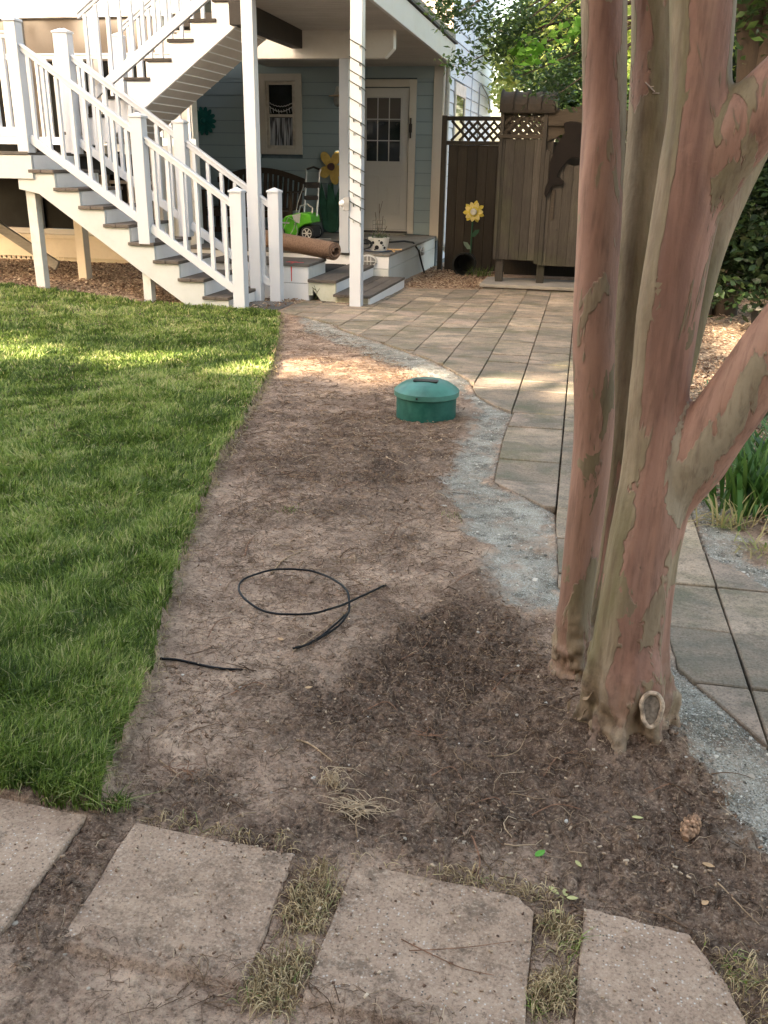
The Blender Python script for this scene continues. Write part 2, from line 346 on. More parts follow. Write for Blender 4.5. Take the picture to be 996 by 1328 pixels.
def rawmesh(name, V, Q, attrs=None):
    """fast mesh from arrays: V (n,3), Q (m,k) faces of one size"""
    me = bpy.data.meshes.new(name); V = np.asarray(V, np.float32); Q = np.asarray(Q, np.int32); k = Q.shape[1]
    me.vertices.add(len(V)); me.vertices.foreach_set('co', V.ravel())
    me.loops.add(Q.size); me.loops.foreach_set('vertex_index', Q.ravel())
    me.polygons.add(len(Q)); me.polygons.foreach_set('loop_start', np.arange(0, Q.size, k, dtype=np.int32))
    try: me.polygons.foreach_set('loop_total', np.full(len(Q), k, np.int32))
    except Exception: pass
    for nm, arr in (attrs or {}).items():
        at = me.attributes.new(nm, 'FLOAT', 'POINT'); at.data.foreach_set('value', np.asarray(arr, np.float32))
    me.update(calc_edges=True); me.validate(); return me
def leafmesh(name, C, size, m, parent=None, up=.35, aspect=2., stuff=True, droop=None, smin=.7, rnd=None):
    """many small pointed leaves, each a folded rhombus of four triangles"""
    n = len(C); C = np.asarray(C, float); size = (np.full(n, size) if np.isscalar(size) else size)*rng.uniform(smin, 1.3, n)
    d = rng.normal(size=(n, 3)); d[:, 2] = d[:, 2]*.5-(.25 if droop is None else droop); d /= np.linalg.norm(d, axis=1)[:, None]
    nn = rng.normal(size=(n, 3))*(1-up); nn[:, 2] += up*2; s = np.cross(d, nn); s /= np.linalg.norm(s, axis=1)[:, None]+1e-9
    nn = np.cross(s, d)
    L = size[:, None]; W = L/aspect
    p0 = C; p1 = C+d*L*.5+s*W*.5+nn*W*.12; p2 = C+d*L; p3 = C+d*L*.5-s*W*.5+nn*W*.12
    V = np.stack([p0, p1, p2, p3], 1).reshape(-1, 3); b = np.arange(n)*4
    Q = np.concatenate([np.stack([b, b+1, b+2], 1), np.stack([b, b+2, b+3], 1)])
    r = np.repeat(rng.uniform(0, 1, n) if rnd is None else rnd, 4)
    me = rawmesh(name, V, Q, {'rnd': r}); return put(name, me, m, parent, stuff=stuff)
def ball(nseed, scale, n=1):
    pass

# ================================================================== GROUND
LAWNP = [G(*q)[:2] for q in ((130,1057),(146,1010),(160,965),(185,915),(200,880),(205,845),(215,800),(232,745),(243,715),(262,655),(285,605),(318,548),(345,497),(358,465),(362,435),(364,408))] + \
        [G(*q)[:2] for q in ((330,405),(255,400),(185,396),(120,386),(60,380),(0,374))] + [np.array(p_) for p_ in ((-9., 8.8), (-9., 1.2), (-2.5, 1.27))] + [G(60,1048)[:2]]
U_ = np.array([math.cos(R_(1.05)), math.sin(R_(1.05))]); V_ = np.array([-U_[1], U_[0]]); O_ = np.array([-.06, 3.33])
PATIO = [G(*q)[:2] for q in ((362,405),(400,412),(430,420),(445,428),(505,448),(560,467),(608,492),(618,512),(642,527),(667,536),(655,562),(641,625),(720,664),(724,730))] + \
        [np.array(p_) for p_ in ((-.02, 2.6), (.18, 2.46))] + [G(*q)[:2] for q in ((863,813),(880,868),(996,970))] + [np.array(p_) for p_ in ((.82, 1.48), (1.5, 1.5), (1.5, 2.25))] + \
        [G(*q)[:2] for q in ((996,765),(918,722),(893,655))] + [np.array(p_) for p_ in ((.40, 6.5), (.64, 11.45), (-1.32, 11.42), (-1.32, 11.2), (-2.22, 10.95), (-2.22, 9.28), (-2.62, 9.28), (-2.62, 9.39), (-2.96, 9.39), (-2.96, 8.95))]
SANDS = [[G(*q)[:2] for q in s_] for s_ in (
    ((385,402),(430,420),(505,448),(560,467),(608,492),(618,512),(667,536),(655,562),(641,625),(720,664),(724,730),(760,800),(735,808),(668,782),(640,740),(615,690),(588,650),(575,620),(592,585),(612,550),(610,520),(560,492),(500,470),(450,450),(395,428)),
    ((855,860),(880,868),(996,970),(1100,1060),(1100,1180),(995,1112),(945,1062),(905,1010),(875,960),(860,920)),
    ((893,655),(905,630),(935,655),(965,705),(1010,748),(1010,775),(917,722)))]
MUL = [[G(0,372)[:2], G(60,378)[:2], G(185,393)[:2], G(255,398)[:2], G(330,404)[:2], (-2.96,8.9), (-2.96,14.5), (-12,14.5), (-12,9)],
       [(-2.28,11.0),(-1.28,11.25),(-1.28,13.6),(-2.45,14.4)],
       [(.45,12.5),(.62,11.0),(.42,7),(.47,4.2),(.55,3.75),(.70,3.2),(1.1,2.85),(9,2.6),(9,14),(.7,14)]]
DARKP = [G(*q)[:2] for q in ((400,930),(470,850),(560,790),(640,770),(700,810),(740,900),(880,980),(996,1120),(1100,1200),(1000,1300),(760,1200),(460,1120),(330,1085),(390,1020))]
DARK2 = [G(*q)[:2] for q in ((370,520),(480,525),(600,560),(560,640),(600,720),(500,760),(420,690),(330,640),(300,600))]
DARK3 = [G(*q)[:2] for q in ((210,1020),(280,990),(310,1050),(250,1085),(170,1075),(120,1180),(30,1328),(0,1328),(30,1180),(125,1062))]
STONES = [[(-.755,1.27),(-.432,1.262),(-.415,.955),(-.735,.96)], [(-.322,1.262),(-.03,1.249),(.0,1.22),(.004,.94),(-.325,.95)],
          [(.083,1.25),(.252,1.232),(.30,1.14),(.36,.93),(.07,.93)], [(-1.2,1.275),(-.85,1.264),(-.835,.955),(-1.2,.96)]]
def ground_masks(a, b):
    n1 = fbm(a, b, 9, 4, 3)*.05; D = np.hypot(a, b)
    lawn = signed(a, b, LAWNP); lawn = lawn+fbm(a, b, 14, 3, 5)*.02
    sand = np.full(a.shape, -9.)
    for s_ in SANDS: sand = np.maximum(sand, signed(a, b, s_)+fbm(a, b, 6, 4, 3)*.09+fbm(a, b, 30, 3, 8)*.05)
    mul = np.full(a.shape, -9.)
    for s_ in MUL: mul = np.maximum(mul, signed(a, b, s_)+n1)
    pat = signed(a, b, PATIO)
    dk = sstep(-.20, .18, signed(a, b, DARKP)+fbm(a, b, 4, 5, 11)*.30)*.85
    dk = np.maximum(dk, sstep(-.15, .2, signed(a, b, DARK2)+fbm(a, b, 3, 4, 12)*.35)*.6); dk = np.clip(dk+.4*sstep(.12, .5, fbm(a, b, 2.6, 5, 14)), 0, 1)
    dk = np.maximum(dk, sstep(-.04, .04, signed(a, b, DARK3)+fbm(a, b, 8, 4, 13)*.06)*.7)
    return lawn, sand, mul, pat, dk
def zfull(a, b):
    """height of the bare ground with its small relief"""
    lawn, sand, mul, pat, dk = ground_masks(a, b)
    z = zg(a, b); D = np.hypot(a, b); near = np.clip(1.6-D/6, .25, 1)
    soil = fbm(a, b, 3, 4, 21)*.012+fbm(a, b, 11, 4, 22)*.009*near+np.abs(fbm(a, b, 34, 3, 23))*.018*near*(.5+dk)
    sm = sstep(-.02, .03, sand)
    soil = soil*(1-.75*sm)-.006*sm
    soil += .012*sstep(-.02, .04, mul)*(.5+fbm(a, b, 40, 2, 31))
    soil += .045*np.exp(-((a-.16)**2+(b-1.84)**2)/.035)
    z = z+soil*(1-sstep(-.01, .03, pat))-.030*sstep(-.004, .012, pat)
    z = z+.03*sstep(-.004, .012, lawn)
    for s_ in STONES:
        q_ = signed(a, b, s_); z = z-.014*sstep(-.002, .006, q_)+.028*sstep(1.035, .965, b+fbm(a, b, 9, 4, 78)*.05)*sstep(-.002, .006, q_)
    return z, lawn, sand, mul, pat, dk
r1 = np.concatenate([np.linspace(.25, .95, 14)[:-1], .95*(13./.95)**(np.arange(560)/559.), 13*(90./13)**(np.arange(1, 40)/39.)])
th = np.concatenate([np.linspace(-180, -28, 40)[:-1], np.linspace(-28, 28, 400), np.linspace(28, 180, 40)[1:]])
TH, RR = np.meshgrid(np.radians(th), r1, indexing='xy')
A = RR*(HD[0]*np.cos(TH)+RT[0]*np.sin(TH)); B = RR*(HD[1]*np.cos(TH)+RT[1]*np.sin(TH))
Z, lw, sd, ml, pt, dk = zfull(A.ravel(), B.ravel())
far = np.hypot(A.ravel(), B.ravel()) > 16
Z = np.where(far, np.maximum(Z, -.4), Z)
nr, nc = A.shape
ii, jj = np.meshgrid(np.arange(nr-1), np.arange(nc-1), indexing='ij'); q0 = (ii*nc+jj).ravel()
Q = np.stack([q0, q0+1, q0+nc+1, q0+nc], 1)
sdm = sstep(-.03, .04, sd)*(1-sstep(-.01, .01, pt)*.85); mlm = sstep(-.02, .03, ml)*(1-sstep(-.01, .01, pt))
dkm = np.maximum(dk*(1-sstep(-.02, .02, sd)*.9), sstep(-.0, .02, lw)); dkm = np.maximum(dkm, sstep(-.01, .01, pt)*.8)
gm = rawmesh('ground', np.stack([A.ravel(), B.ravel(), Z], 1), Q, {'sand': sdm, 'mulch': mlm, 'dark': dkm})
og = put('ground', gm, GROUND, smooth=True); og['kind'] = 'structure'
# inner disc under the camera closes the sheet
mb = MB(); k = 40; mb.add([(0, 0, -.03)]+[(.27*math.cos(2*math.pi*i/k), .27*math.sin(2*math.pi*i/k), -.03) for i in range(k)], [(0, 1+i, 1+(i+1) % k) for i in range(k)])
o = mb.build('ground', GROUND); o['kind'] = 'structure'

# ---- patio with its pavers
def clipconv(sub, cl):
    out = [np.array(p_, float)[:2] for p_ in sub]
    for i in range(len(cl)):
        a, b = np.array(cl[i]), np.array(cl[(i+1) % len(cl)]); e = b-a
        side = lambda p_: e[0]*(p_[1]-a[1])-e[1]*(p_[0]-a[0])
        res = []
        for j in range(len(out)):
            p_, q = out[j], out[(j+1) % len(out)]; sp_, sq = side(p_), side(q)
            if sp_ >= 0: res.append(p_)
            if (sp_ >= 0) != (sq >= 0): res.append(p_+(q-p_)*sp_/(sp_-sq))
        out = res
        if len(out) < 3: return []
    return out
def area(P): return .5*abs(sum(P[i][0]*P[(i+1) % len(P)][1]-P[(i+1) % len(P)][0]*P[i][1] for i in range(len(P))))
pb = MB(); Pp = [(p_[0], p_[1], float(zg(p_[0], p_[1]))-.045) for p_ in PATIO]
pb.prism(Pp, (0, 0, .012)); patio = pb.build('patio', m_flat('paver_bedding', (.05, .045, .035), .95)); patio['kind'] = 'structure'
patio['label'] = 'terrace of square concrete pavers between the porch steps and the tree'
cols = [(-.285*(k+1), -.285*k) for k in range(11)] + [(0, .25), (.25, .505), (.505, .80), (.80, 1.1), (1.1, 1.4)]
rot = 0
for ci, (u0, u1) in enumerate(cols):
    edges = []; v = -2.1; jit = rng.uniform(-.012, .012) if u1 <= 0 else 0
    v = -2.18 if u0 >= 0 else 0.-.305*2
    rr = np.random.default_rng(100+ci)
    while v < 8.9:
        h = .31 if v < 0 else .305
        if v > 2.0 and rr.random() < .22: h = .155
        edges.append((v+jit, v+h+jit)); v += h
    for (v0, v1) in edges:
        g_ = .0035 if v0 < 3 else .004
        gv = g_ if v0 < 1 else g_+.0035; qd = [(u0+g_, v0+gv), (u1-g_, v0+gv), (u1-g_, v1-gv), (u0+g_, v1-gv)]
        ja = rr.uniform(-.008, .008); cen = np.array([(u0+u1)/2, (v0+v1)/2])
        W = []
        for q in qd:
            d_ = np.array(q)-cen; q = cen+np.array([d_[0]-ja*d_[1], d_[1]+ja*d_[0]]); W.append(O_+U_*q[0]+V_*q[1])
        P = clipconv(PATIO, W)
        if len(P) < 3 or area(P) < .0015: continue
        tz = rr.uniform(-.003, .003); tx, ty = rr.uniform(-.01, .01, 2); c0 = O_+U_*cen[0]+V_*cen[1]
        top = [(p_[0], p_[1], float(zg(p_[0], p_[1]))+.004+tz+tx*(p_[0]-c0[0])+ty*(p_[1]-c0[1])-.03) for p_ in P]
        b_ = MB(); b_.prism(top, (0, 0, .03)); b_.build('paver', PAVER, patio, bevel=.003 if v0 < 3 else .0)
# stepping stones
for i, S in enumerate(STONES):
    S2 = []
    for j in range(len(S)):
        p_, q = np.array(S[j]), np.array(S[(j+1) % len(S)])
        for t_ in np.arange(0, 1, .125): S2.append(p_+(q-p_)*t_+rng.normal(size=2)*.0012)
    b_ = MB(); b_.prism([(p_[0], p_[1], float(zg(*p_))-.03) for p_ in S2], (0, 0, .036+.0012*i))
    o = b_.build('stepping_stone', STEP, bevel=.003)
    tag(o, ['square concrete stepping stone by the lawn corner, all four edges in view', 'concrete stepping stone with a chipped corner, at bottom centre', 'broken concrete stepping stone half buried under soil, below the pine cone', 'soil covered stepping stone directly below the grass, cut by the left photo edge'][i], 'stepping stone', 'stepping stones in the soil')

# ---- loose stuff on the soil
def scat(n, poly, dens=None):
    P = np.array([p_[:2] for p_ in poly]); lo, hi = P.min(0), P.max(0); out = []
    tot = 0
    while tot < n:
        c = rng.uniform(lo, hi, (n*3, 2)); m = inpoly(c[:, 0], c[:, 1], poly); c = c[m]
        if dens is not None: c = c[rng.uniform(0, 1, len(c)) < dens(c[:, 0], c[:, 1])]
        out.append(c); tot += len(c)
        if len(c) == 0: break
    return np.concatenate(out)[:n]
SOILP = [(-.97,1.95)]+[G(*q)[:2] for q in ((240,740),(285,605),(345,497),(362,430),(366,408),(420,425),(500,460),(600,520),(585,630),(620,720),(668,782),(760,810),(1000,1115),(1050,1250))]+[(.6,.9),(-1.3,.9),(-1.3,1.24),(-.83,1.25)]
def fibres(name, P, L, rad, m, bend=.5, lift=.012, seg=5, cols=None):
    n = len(P); V = []; Fs = []; rn = []; L = L*np.clip(np.hypot(P[:, 0], P[:, 1])/2.8, 1, 1.5)
    ang = rng.uniform(0, 2*math.pi, n); kap = rng.normal(size=n)*bend; L = L*rng.uniform(.4, 1.4, n)
    t = np.linspace(0, 1, seg); a = ang[:, None]+kap[:, None]*(t[None]-.5)*2
    dx = np.cos(a); dy = np.sin(a)
    X = P[:, 0:1]+np.cumsum(dx, 1)*L[:, None]/seg; Y = P[:, 1:2]+np.cumsum(dy, 1)*L[:, None]/seg
    Zb = zfull(X.ravel(), Y.ravel())[0].reshape(X.shape); arch = rng.uniform(-.2, 1, n)[:, None]*lift*np.sin(t*math.pi)[None]+.002
    Zt = Zb+np.maximum(arch, .0008)
    r = rad*rng.uniform(.6, 1.4, n)[:, None]*(1-.5*t[None])*np.clip(np.hypot(P[:, 0], P[:, 1])/2.4, 1, 1.9)[:, None]
    nx, ny = -dy, dx
    V = np.stack([np.stack([X+nx*r, Y+ny*r, Zt], -1), np.stack([X-nx*r, Y-ny*r, Zt], -1), np.stack([X, Y, Zt+r*1.5], -1)], 2)   # n,seg,3,3
    idx = (np.arange(n)[:, None, None]*seg+np.arange(seg-1)[None, :, None])*3; k = np.arange(3)[None, None]
    k2 = (k+1) % 3; Qd = np.stack([idx+k, idx+k2, idx+k2+3, idx+k+3], -1).reshape(-1, 4)
    me = rawmesh(name, V.reshape(-1, 3), Qd, {'rnd': np.repeat(rng.uniform(0, 1, n), seg*3)})
    return put(name, me, m, stuff=True)
def m_straw(name, stops):
    t = NT(name); t.base(t.ramp(t.attr('rnd'), stops)); t.rough(.8); spec(t, .2); return t.m
STRAW = m_straw('dry_root', [(0, (.07, .042, .027)), (.5, (.17, .105, .065)), (.82, (.30, .205, .125)), (1, (.56, .43, .29))])
DRYG = m_straw('dry_grass', [(0, (.20, .14, .07)), (.4, (.44, .33, .18)), (.85, (.66, .52, .32)), (1, (.18, .24, .07))])
P = scat(9000, SOILP, lambda x, y: np.clip(2.6/np.hypot(x, y), .12, 1)*(.25+.75*(fbm(x, y, 4, 3, 41) > .0)))
tag(fibres('root_fibres', P, .030, .00065, STRAW), 'fine dry roots and pine needles scattered over the bare soil', 'roots')
P = scat(4500, SOILP, lambda x, y: np.clip(2.6/np.hypot(x, y), .12, 1)*(.25+.75*(fbm(x, y, 3, 3, 43) > .05)))
tag(fibres('pine_needles', P, .055, .00055, STRAW, bend=.12, lift=.006), 'straight dry pine needles and straw lying across the soil', 'needles')
P = scat(420, SOILP, lambda x, y: np.clip(1.6/np.hypot(x, y), .1, 1))
tag(fibres('dead_twigs', P, .10, .0012, STRAW, bend=.9), 'longer thin twigs and root ends strewn on the bare soil', 'twigs')
# dry grass between the stones
gaps = [(-.40,1.25),(-.335,1.24),(-.335,.93),(-.41,.93)], [(.012,1.21),(.075,1.22),(.06,.93),(.01,.93)], [(.26,1.22),(.42,1.15),(.5,.93),(.34,.95)], [(-.80,1.30),(-.44,1.29),(-.44,1.265),(-.8,1.275)], [(-.34,1.285),(.10,1.285),(.08,1.255),(-.34,1.265)]
P = np.concatenate([scat(n_, list(g_), lambda x, y: .08+.92*(fbm(x, y, 16, 3, 81) > .0)) for n_, g_ in zip((1100, 620, 420, 110, 190), gaps)])
tag(fibres('dry_grass', P, .028, .0008, DRYG, bend=.7, lift=.02), 'straw coloured dead grass in the gaps between the stepping stones', 'dry grass')
# clods and pebbles
def lumps(name, P, size, m, flat=.6, ico=None, sink=.35, zb=None):
    base = np.array([(0,0,1),(.894,0,.447),(.276,.851,.447),(-.724,.526,.447),(-.724,-.526,.447),(.276,-.851,.447),(.724,.526,-.447),(-.276,.851,-.447),(-.894,0,-.447),(-.276,-.851,-.447),(.724,-.526,-.447),(0,0,-1.)])
    fc = np.array([(0,1,2),(0,2,3),(0,3,4),(0,4,5),(0,5,1),(1,6,2),(2,7,3),(3,8,4),(4,9,5),(5,10,1),(6,7,2),(7,8,3),(8,9,4),(9,10,5),(10,6,1),(6,11,7),(7,11,8),(8,11,9),(9,11,10),(10,11,6)])
    n = len(P); s = size*np.exp(rng.normal(size=n)*.45); V = base[None]*(1+rng.normal(size=(n, 12, 1))*.18)*s[:, None, None]*rng.uniform(.7, 1.3, (n, 1, 3)); V[:, :, 2] *= flat
    a = rng.uniform(0, 6.28, n); c, s_ = np.cos(a)[:, None], np.sin(a)[:, None]
    x = V[:, :, 0]*c-V[:, :, 1]*s_; y = V[:, :, 0]*s_+V[:, :, 1]*c
    z = (zfull(P[:, 0], P[:, 1])[0] if zb is None else zb)+s*flat*(1-2*sink)*.6
    V = np.stack([x+P[:, 0:1], y+P[:, 1:2], V[:, :, 2]+z[:, None]], -1)
    Fq = (fc[None]+np.arange(n)[:, None, None]*12).reshape(-1, 3)
    me = rawmesh(name, V.reshape(-1, 3), Fq, {'rnd': np.repeat(rng.uniform(0, 1, n), 12), 'sand': np.zeros(n*12), 'mulch': np.zeros(n*12), 'dark': np.repeat(np.clip(ground_masks(P[:, 0], P[:, 1])[4]+rng.uniform(-.1, .45, n), 0, 1), 12)})
    return put(name, me, m, smooth=True, stuff=True)
P = scat(16000, SOILP, lambda x, y: np.clip(2.0/np.hypot(x, y), .1, 1)*(.12+.88*(fbm(x, y, 5, 3, 51)+.6*(ground_masks(x, y)[4]-.4) > .05)))
tag(lumps('soil_clods', P, .0024, GROUND, flat=.5), 'crumbs and clods of brown soil over the bare strip', 'soil')
PEB = m_straw('pebble', [(0, (.30, .25, .19)), (.6, (.45, .40, .33)), (1, (.68, .64, .56))])
P = np.concatenate([scat(260, SOILP, lambda x, y: np.clip(2/np.hypot(x, y), .1, 1))]+[scat(240, list(s_)) for s_ in SANDS])
tag(lumps('pebbles', P, .0028, PEB), 'small pale pebbles lying on the soil and stone dust', 'pebbles')
for sm_, n_, rr_ in ((SANDS[0], 4200, .0019), (SANDS[1], 3600, .0014), (SANDS[2], 700, .0019)):
    P = scat(n_, list(sm_)); P = P[np.array(ground_masks(P[:, 0], P[:, 1])[1]) > -.01]
    tag(lumps('gravel', P, rr_, m_straw('gravel_grain', [(0, (.10, .095, .08)), (.45, (.30, .285, .24)), (.8, (.46, .44, .38)), (1, (.66, .64, .57))]) if 'gravel_grain' not in bpy.data.materials else bpy.data.materials['gravel_grain'], flat=.7), 'fine grey stone grains on the dust beside the pavers', 'gravel')
# bark chips
CHIP = m_straw('bark_chip', [(0, (.09, .05, .035)), (.35, (.24, .15, .10)), (.7, (.42, .31, .21)), (1, (.62, .50, .37))])
def chips(name, P, size, zb=None):
    n = len(P); L = size*rng.uniform(.5, 1.5, n); W = L*rng.uniform(.25, .6, n); a = rng.uniform(0, 6.28, n); t = rng.normal(size=n)*.35; t2 = rng.normal(size=n)*.35
    z = (zfull(P[:, 0], P[:, 1])[0] if zb is None else zb)+.004+rng.uniform(0, .014, n)*(zb is None)
    ux = np.stack([np.cos(a)*np.cos(t), np.sin(a)*np.cos(t), np.sin(t)], 1); uy = np.stack([-np.sin(a)*np.cos(t2), np.cos(a)*np.cos(t2), np.sin(t2)], 1); uz = np.cross(ux, uy)
    C = np.stack([P[:, 0], P[:, 1], z], 1); V = []
    for sz in (-.5, .5):
        for sx, sy in ((-1, -1), (1, -.7), (.8, 1), (-1, .8)): V.append(C+ux*(L*sx/2)[:, None]+uy*(W*sy/2)[:, None]+uz*(sz*.003))
    V = np.stack(V, 1).reshape(-1, 3); f_ = np.array([(3,2,1,0),(4,5,6,7),(0,1,5,4),(1,2,6,5),(2,3,7,6),(3,0,4,7)])
    me = rawmesh(name, V, (f_[None]+np.arange(n)[:, None, None]*8).reshape(-1, 4), {'rnd': np.repeat(rng.uniform(0, 1, n), 8)})
    return put(name, me, CHIP, stuff=True)
P = scat(1500, SOILP, lambda x, y: np.clip(2.4/np.hypot(x, y), .12, 1)*(.3+.7*(fbm(x, y, 3, 3, 55) > 0)))
tag(chips('straw_flecks', P, .0065), 'tiny pale flecks of straw, bark and leaf crumbs over the bare soil', 'litter')
P = np.concatenate([scat(170, s_, lambda x, y: np.clip(1-polydist(x, y, s_)*16, .06, 1)*(.2+.8*(fbm(x, y, 12, 3, 66) > -.05))) for s_ in STONES])
tag(lumps('soil_crumbs', P, .0014, GROUND, zb=plane(P[:, 0], P[:, 1])+.0072), 'soil crumbs spilled onto the edges of the stepping stones', 'soil')
P = np.concatenate([scat(70, s_) for s_ in STONES]); tag(chips('stone_flecks', P, .005, zb=plane(P[:, 0], P[:, 1])+.0060), 'small tan flakes and straw bits lying on the stepping stones', 'litter')
m1 = [p_ for p_ in MUL[0][:6]]+[(-2.96,11.3),(-8.5,11.3),(-8.5,9.2)]
tag(chips('bark_mulch', scat(9000, m1), .03), 'brown bark chips under the white stairs and landing', 'mulch')
tag(chips('bark_mulch', scat(2600, MUL[1]), .03), 'bark chips between the porch deck and the dark fence', 'mulch')
m3 = [(.62,11.0),(.42,7),(.47,4.2),(.55,3.75),(.70,3.2),(1.1,2.85),(3,2.7),(3,11)]
tag(chips('bark_mulch', np.concatenate([scat(5500, m3), scat(4500, [(.45,4.2),(.52,3.7),(.7,3.15),(1.0,2.9),(1.5,4.5),(1.3,7),(.5,7)])]), .024), 'sunlit tan bark chips in the bed behind the tree', 'mulch')

# ---- lawn blades
def m_grass():
    t = NT('lawn_grass'); r = t.attr('rnd')
    c = t.ramp(r, [(0., (.024, .052, .010)), (.3, (.090, .155, .030)), (.62, (.235, .33, .072)), (.9, (.44, .52, .16)), (1., (.62, .56, .30))])
    c = t.mix(t.math('MULTIPLY', t.ramp(t.attr('tip'), [(0., 1.), (.45, 0.)]), .55), c, (.10, .10, .04))  # blade bases darkened in colour for the shade low in the turf
    t.base(c); t.rough(.45); spec(t, .3)
    tb = t.node('ShaderNodeBsdfTranslucent'); t.put(tb.inputs[0], t.mix(.5, c, (.25, .34, .05)))
    mx = t.node('ShaderNodeMixShader'); mx.inputs[0].default_value = .35
    t.l.new(t.p.outputs[0], mx.inputs[1]); t.l.new(tb.outputs[0], mx.inputs[2]); t.l.new(mx.outputs[0], t.out.inputs[0]); return t.m
GRASS = m_grass()
def blades(name, X, Y, H, W, lean=.5, zoff=0., rcol=None, m=GRASS, base_z=None):
    n = len(X); a = rng.uniform(0, 6.28, n); la = 2.0*fbm(X, Y, 4, 3, 61)*3+rng.normal(size=n)*1.1
    ln = np.abs(rng.normal(size=n))*lean+.08
    z0 = (zfull(X, Y)[0] if base_z is None else base_z)+zoff
    ca, sa = np.cos(a), np.sin(a); lx, ly = np.cos(la)*ln, np.sin(la)*ln
    P0 = np.stack([X, Y, z0-.004], 1); side = np.stack([ca, sa, 0*ca], 1)*W[:, None]/2
    P1 = P0+np.stack([lx*.25, ly*.25, 1-.1*ln], 1)*H[:, None]*.5; P2 = P0+np.stack([lx, ly, 1-.35*np.minimum(ln, 1.4)], 1)*H[:, None]
    V = np.stack([P0-side, P0+side, P1-side*.85, P1+side*.85, P2], 1).reshape(-1, 3); b = np.arange(n)*5
    Qt = np.concatenate([np.stack([b+i, b+j, b+k_], 1) for i, j, k_ in ((0, 1, 2), (1, 3, 2), (2, 3, 4))])
    if rcol is None:
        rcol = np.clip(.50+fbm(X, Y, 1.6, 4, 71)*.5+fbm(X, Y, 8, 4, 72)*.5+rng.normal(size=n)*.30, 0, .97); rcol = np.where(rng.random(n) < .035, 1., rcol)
    me = rawmesh(name, V, Qt, {'rnd': np.repeat(rcol, 5), 'tip': np.tile([0, 0, .5, .5, 1.], n)})
    return put(name, me, m, stuff=True)
N = 900000; D_ = 1.15*(10.8/1.15)**rng.uniform(0, 1, N)**1.0; t_ = np.radians(rng.uniform(-27, 0, N))
X = D_*(HD[0]*np.cos(t_)+RT[0]*np.sin(t_)); Y = D_*(HD[1]*np.cos(t_)+RT[1]*np.sin(t_))
m_ = inpoly(X, Y, LAWNP); X, Y, D_ = X[m_], Y[m_], D_[m_]
m_ = (polydist(X, Y, LAWNP)+fbm(X, Y, 20, 2, 9)*.02) > .004; X, Y, D_ = X[m_], Y[m_], D_[m_]
if len(X) > 190000: k = rng.choice(len(X), 190000, replace=False); X, Y, D_ = X[k], Y[k], D_[k]
Hh = (.018+.012*vn(X*1.3, Y*1.3, 5)+.030*vn(X*8, Y*8, 6)**1.6)*rng.uniform(.55, 1.3, len(X))*np.interp(D_, [1.3, 2.2, 4], [1.3, 1.15, 1.0])
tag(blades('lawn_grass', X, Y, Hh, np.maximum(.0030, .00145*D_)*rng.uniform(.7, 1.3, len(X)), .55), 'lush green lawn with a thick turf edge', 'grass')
# brown thatch showing along the cut turf edge
ed = [LAWNP[i] for i in range(16)]; P = []
for i in range(15):
    p_, q = np.array(ed[i]), np.array(ed[i+1]); k = int(np.linalg.norm(q-p_)*230); nr_ = np.array([q[1]-p_[1], p_[0]-q[0]]); nr_ /= np.linalg.norm(nr_)
    P.append(p_+(q-p_)*rng.uniform(0, 1, (k, 1))+nr_*rng.normal(size=(k, 1))*.012)
tag(fibres('turf_thatch', np.concatenate(P), .024, .0009, DRYG, bend=.7, lift=.022), 'straw coloured thatch and roots along the cut edge of the lawn', 'thatch')
# stray tufts
def tuft(name, px, py, n, h, r, label, cat='grass tuft', lean=.8, wd=.0022):
    c = G(px, py); X = c[0]+rng.normal(size=n)*r; Y = c[1]+rng.normal(size=n)*r
    return tag(blades(name, X, Y, h*rng.uniform(.5, 1.3, n), np.full(n, wd), lean), label, cat)
tuft('grass_tuft', 152, 1046, 130, .035, .012, 'small green grass tuft at the front corner of the lawn')
tuft('grass_tuft', 745, 1228, 70, .022, .012, 'sparse green tuft between the two right stepping stones')
tuft('grass_tuft', 700, 1300, 60, .02, .012, 'low green tuft at the bottom edge beside the middle stone')
tuft('grass_tuft', 375, 665, 50, .022, .02, 'tiny dark green tuft in the middle of the soil strip')
tuft('grass_tuft', 950, 1262, 70, .025, .02, 'short green weeds right of the broken stepping stone')
tuft('grass_tuft', 590, 672, 40, .02, .03, 'thin green weed beside the grey stone dust')

# ================================================================== HOUSE
ZT = .14                                   # porch floor height
BW = 14.40                                 # plane of the front wall
AC = -2.41                                 # plane of the side wall
house = thing('house', 'light blue lap sided house behind the porch, with a white half glazed door', 'house', (-5, BW, 0))
def box(name, m, parent, x0, x1, y0, y1, z0, z1, bevel=0., label=None):
    return MB().box(x0, x1, y0, y1, z0, z1).build(name, m, parent, bevel, label=label)
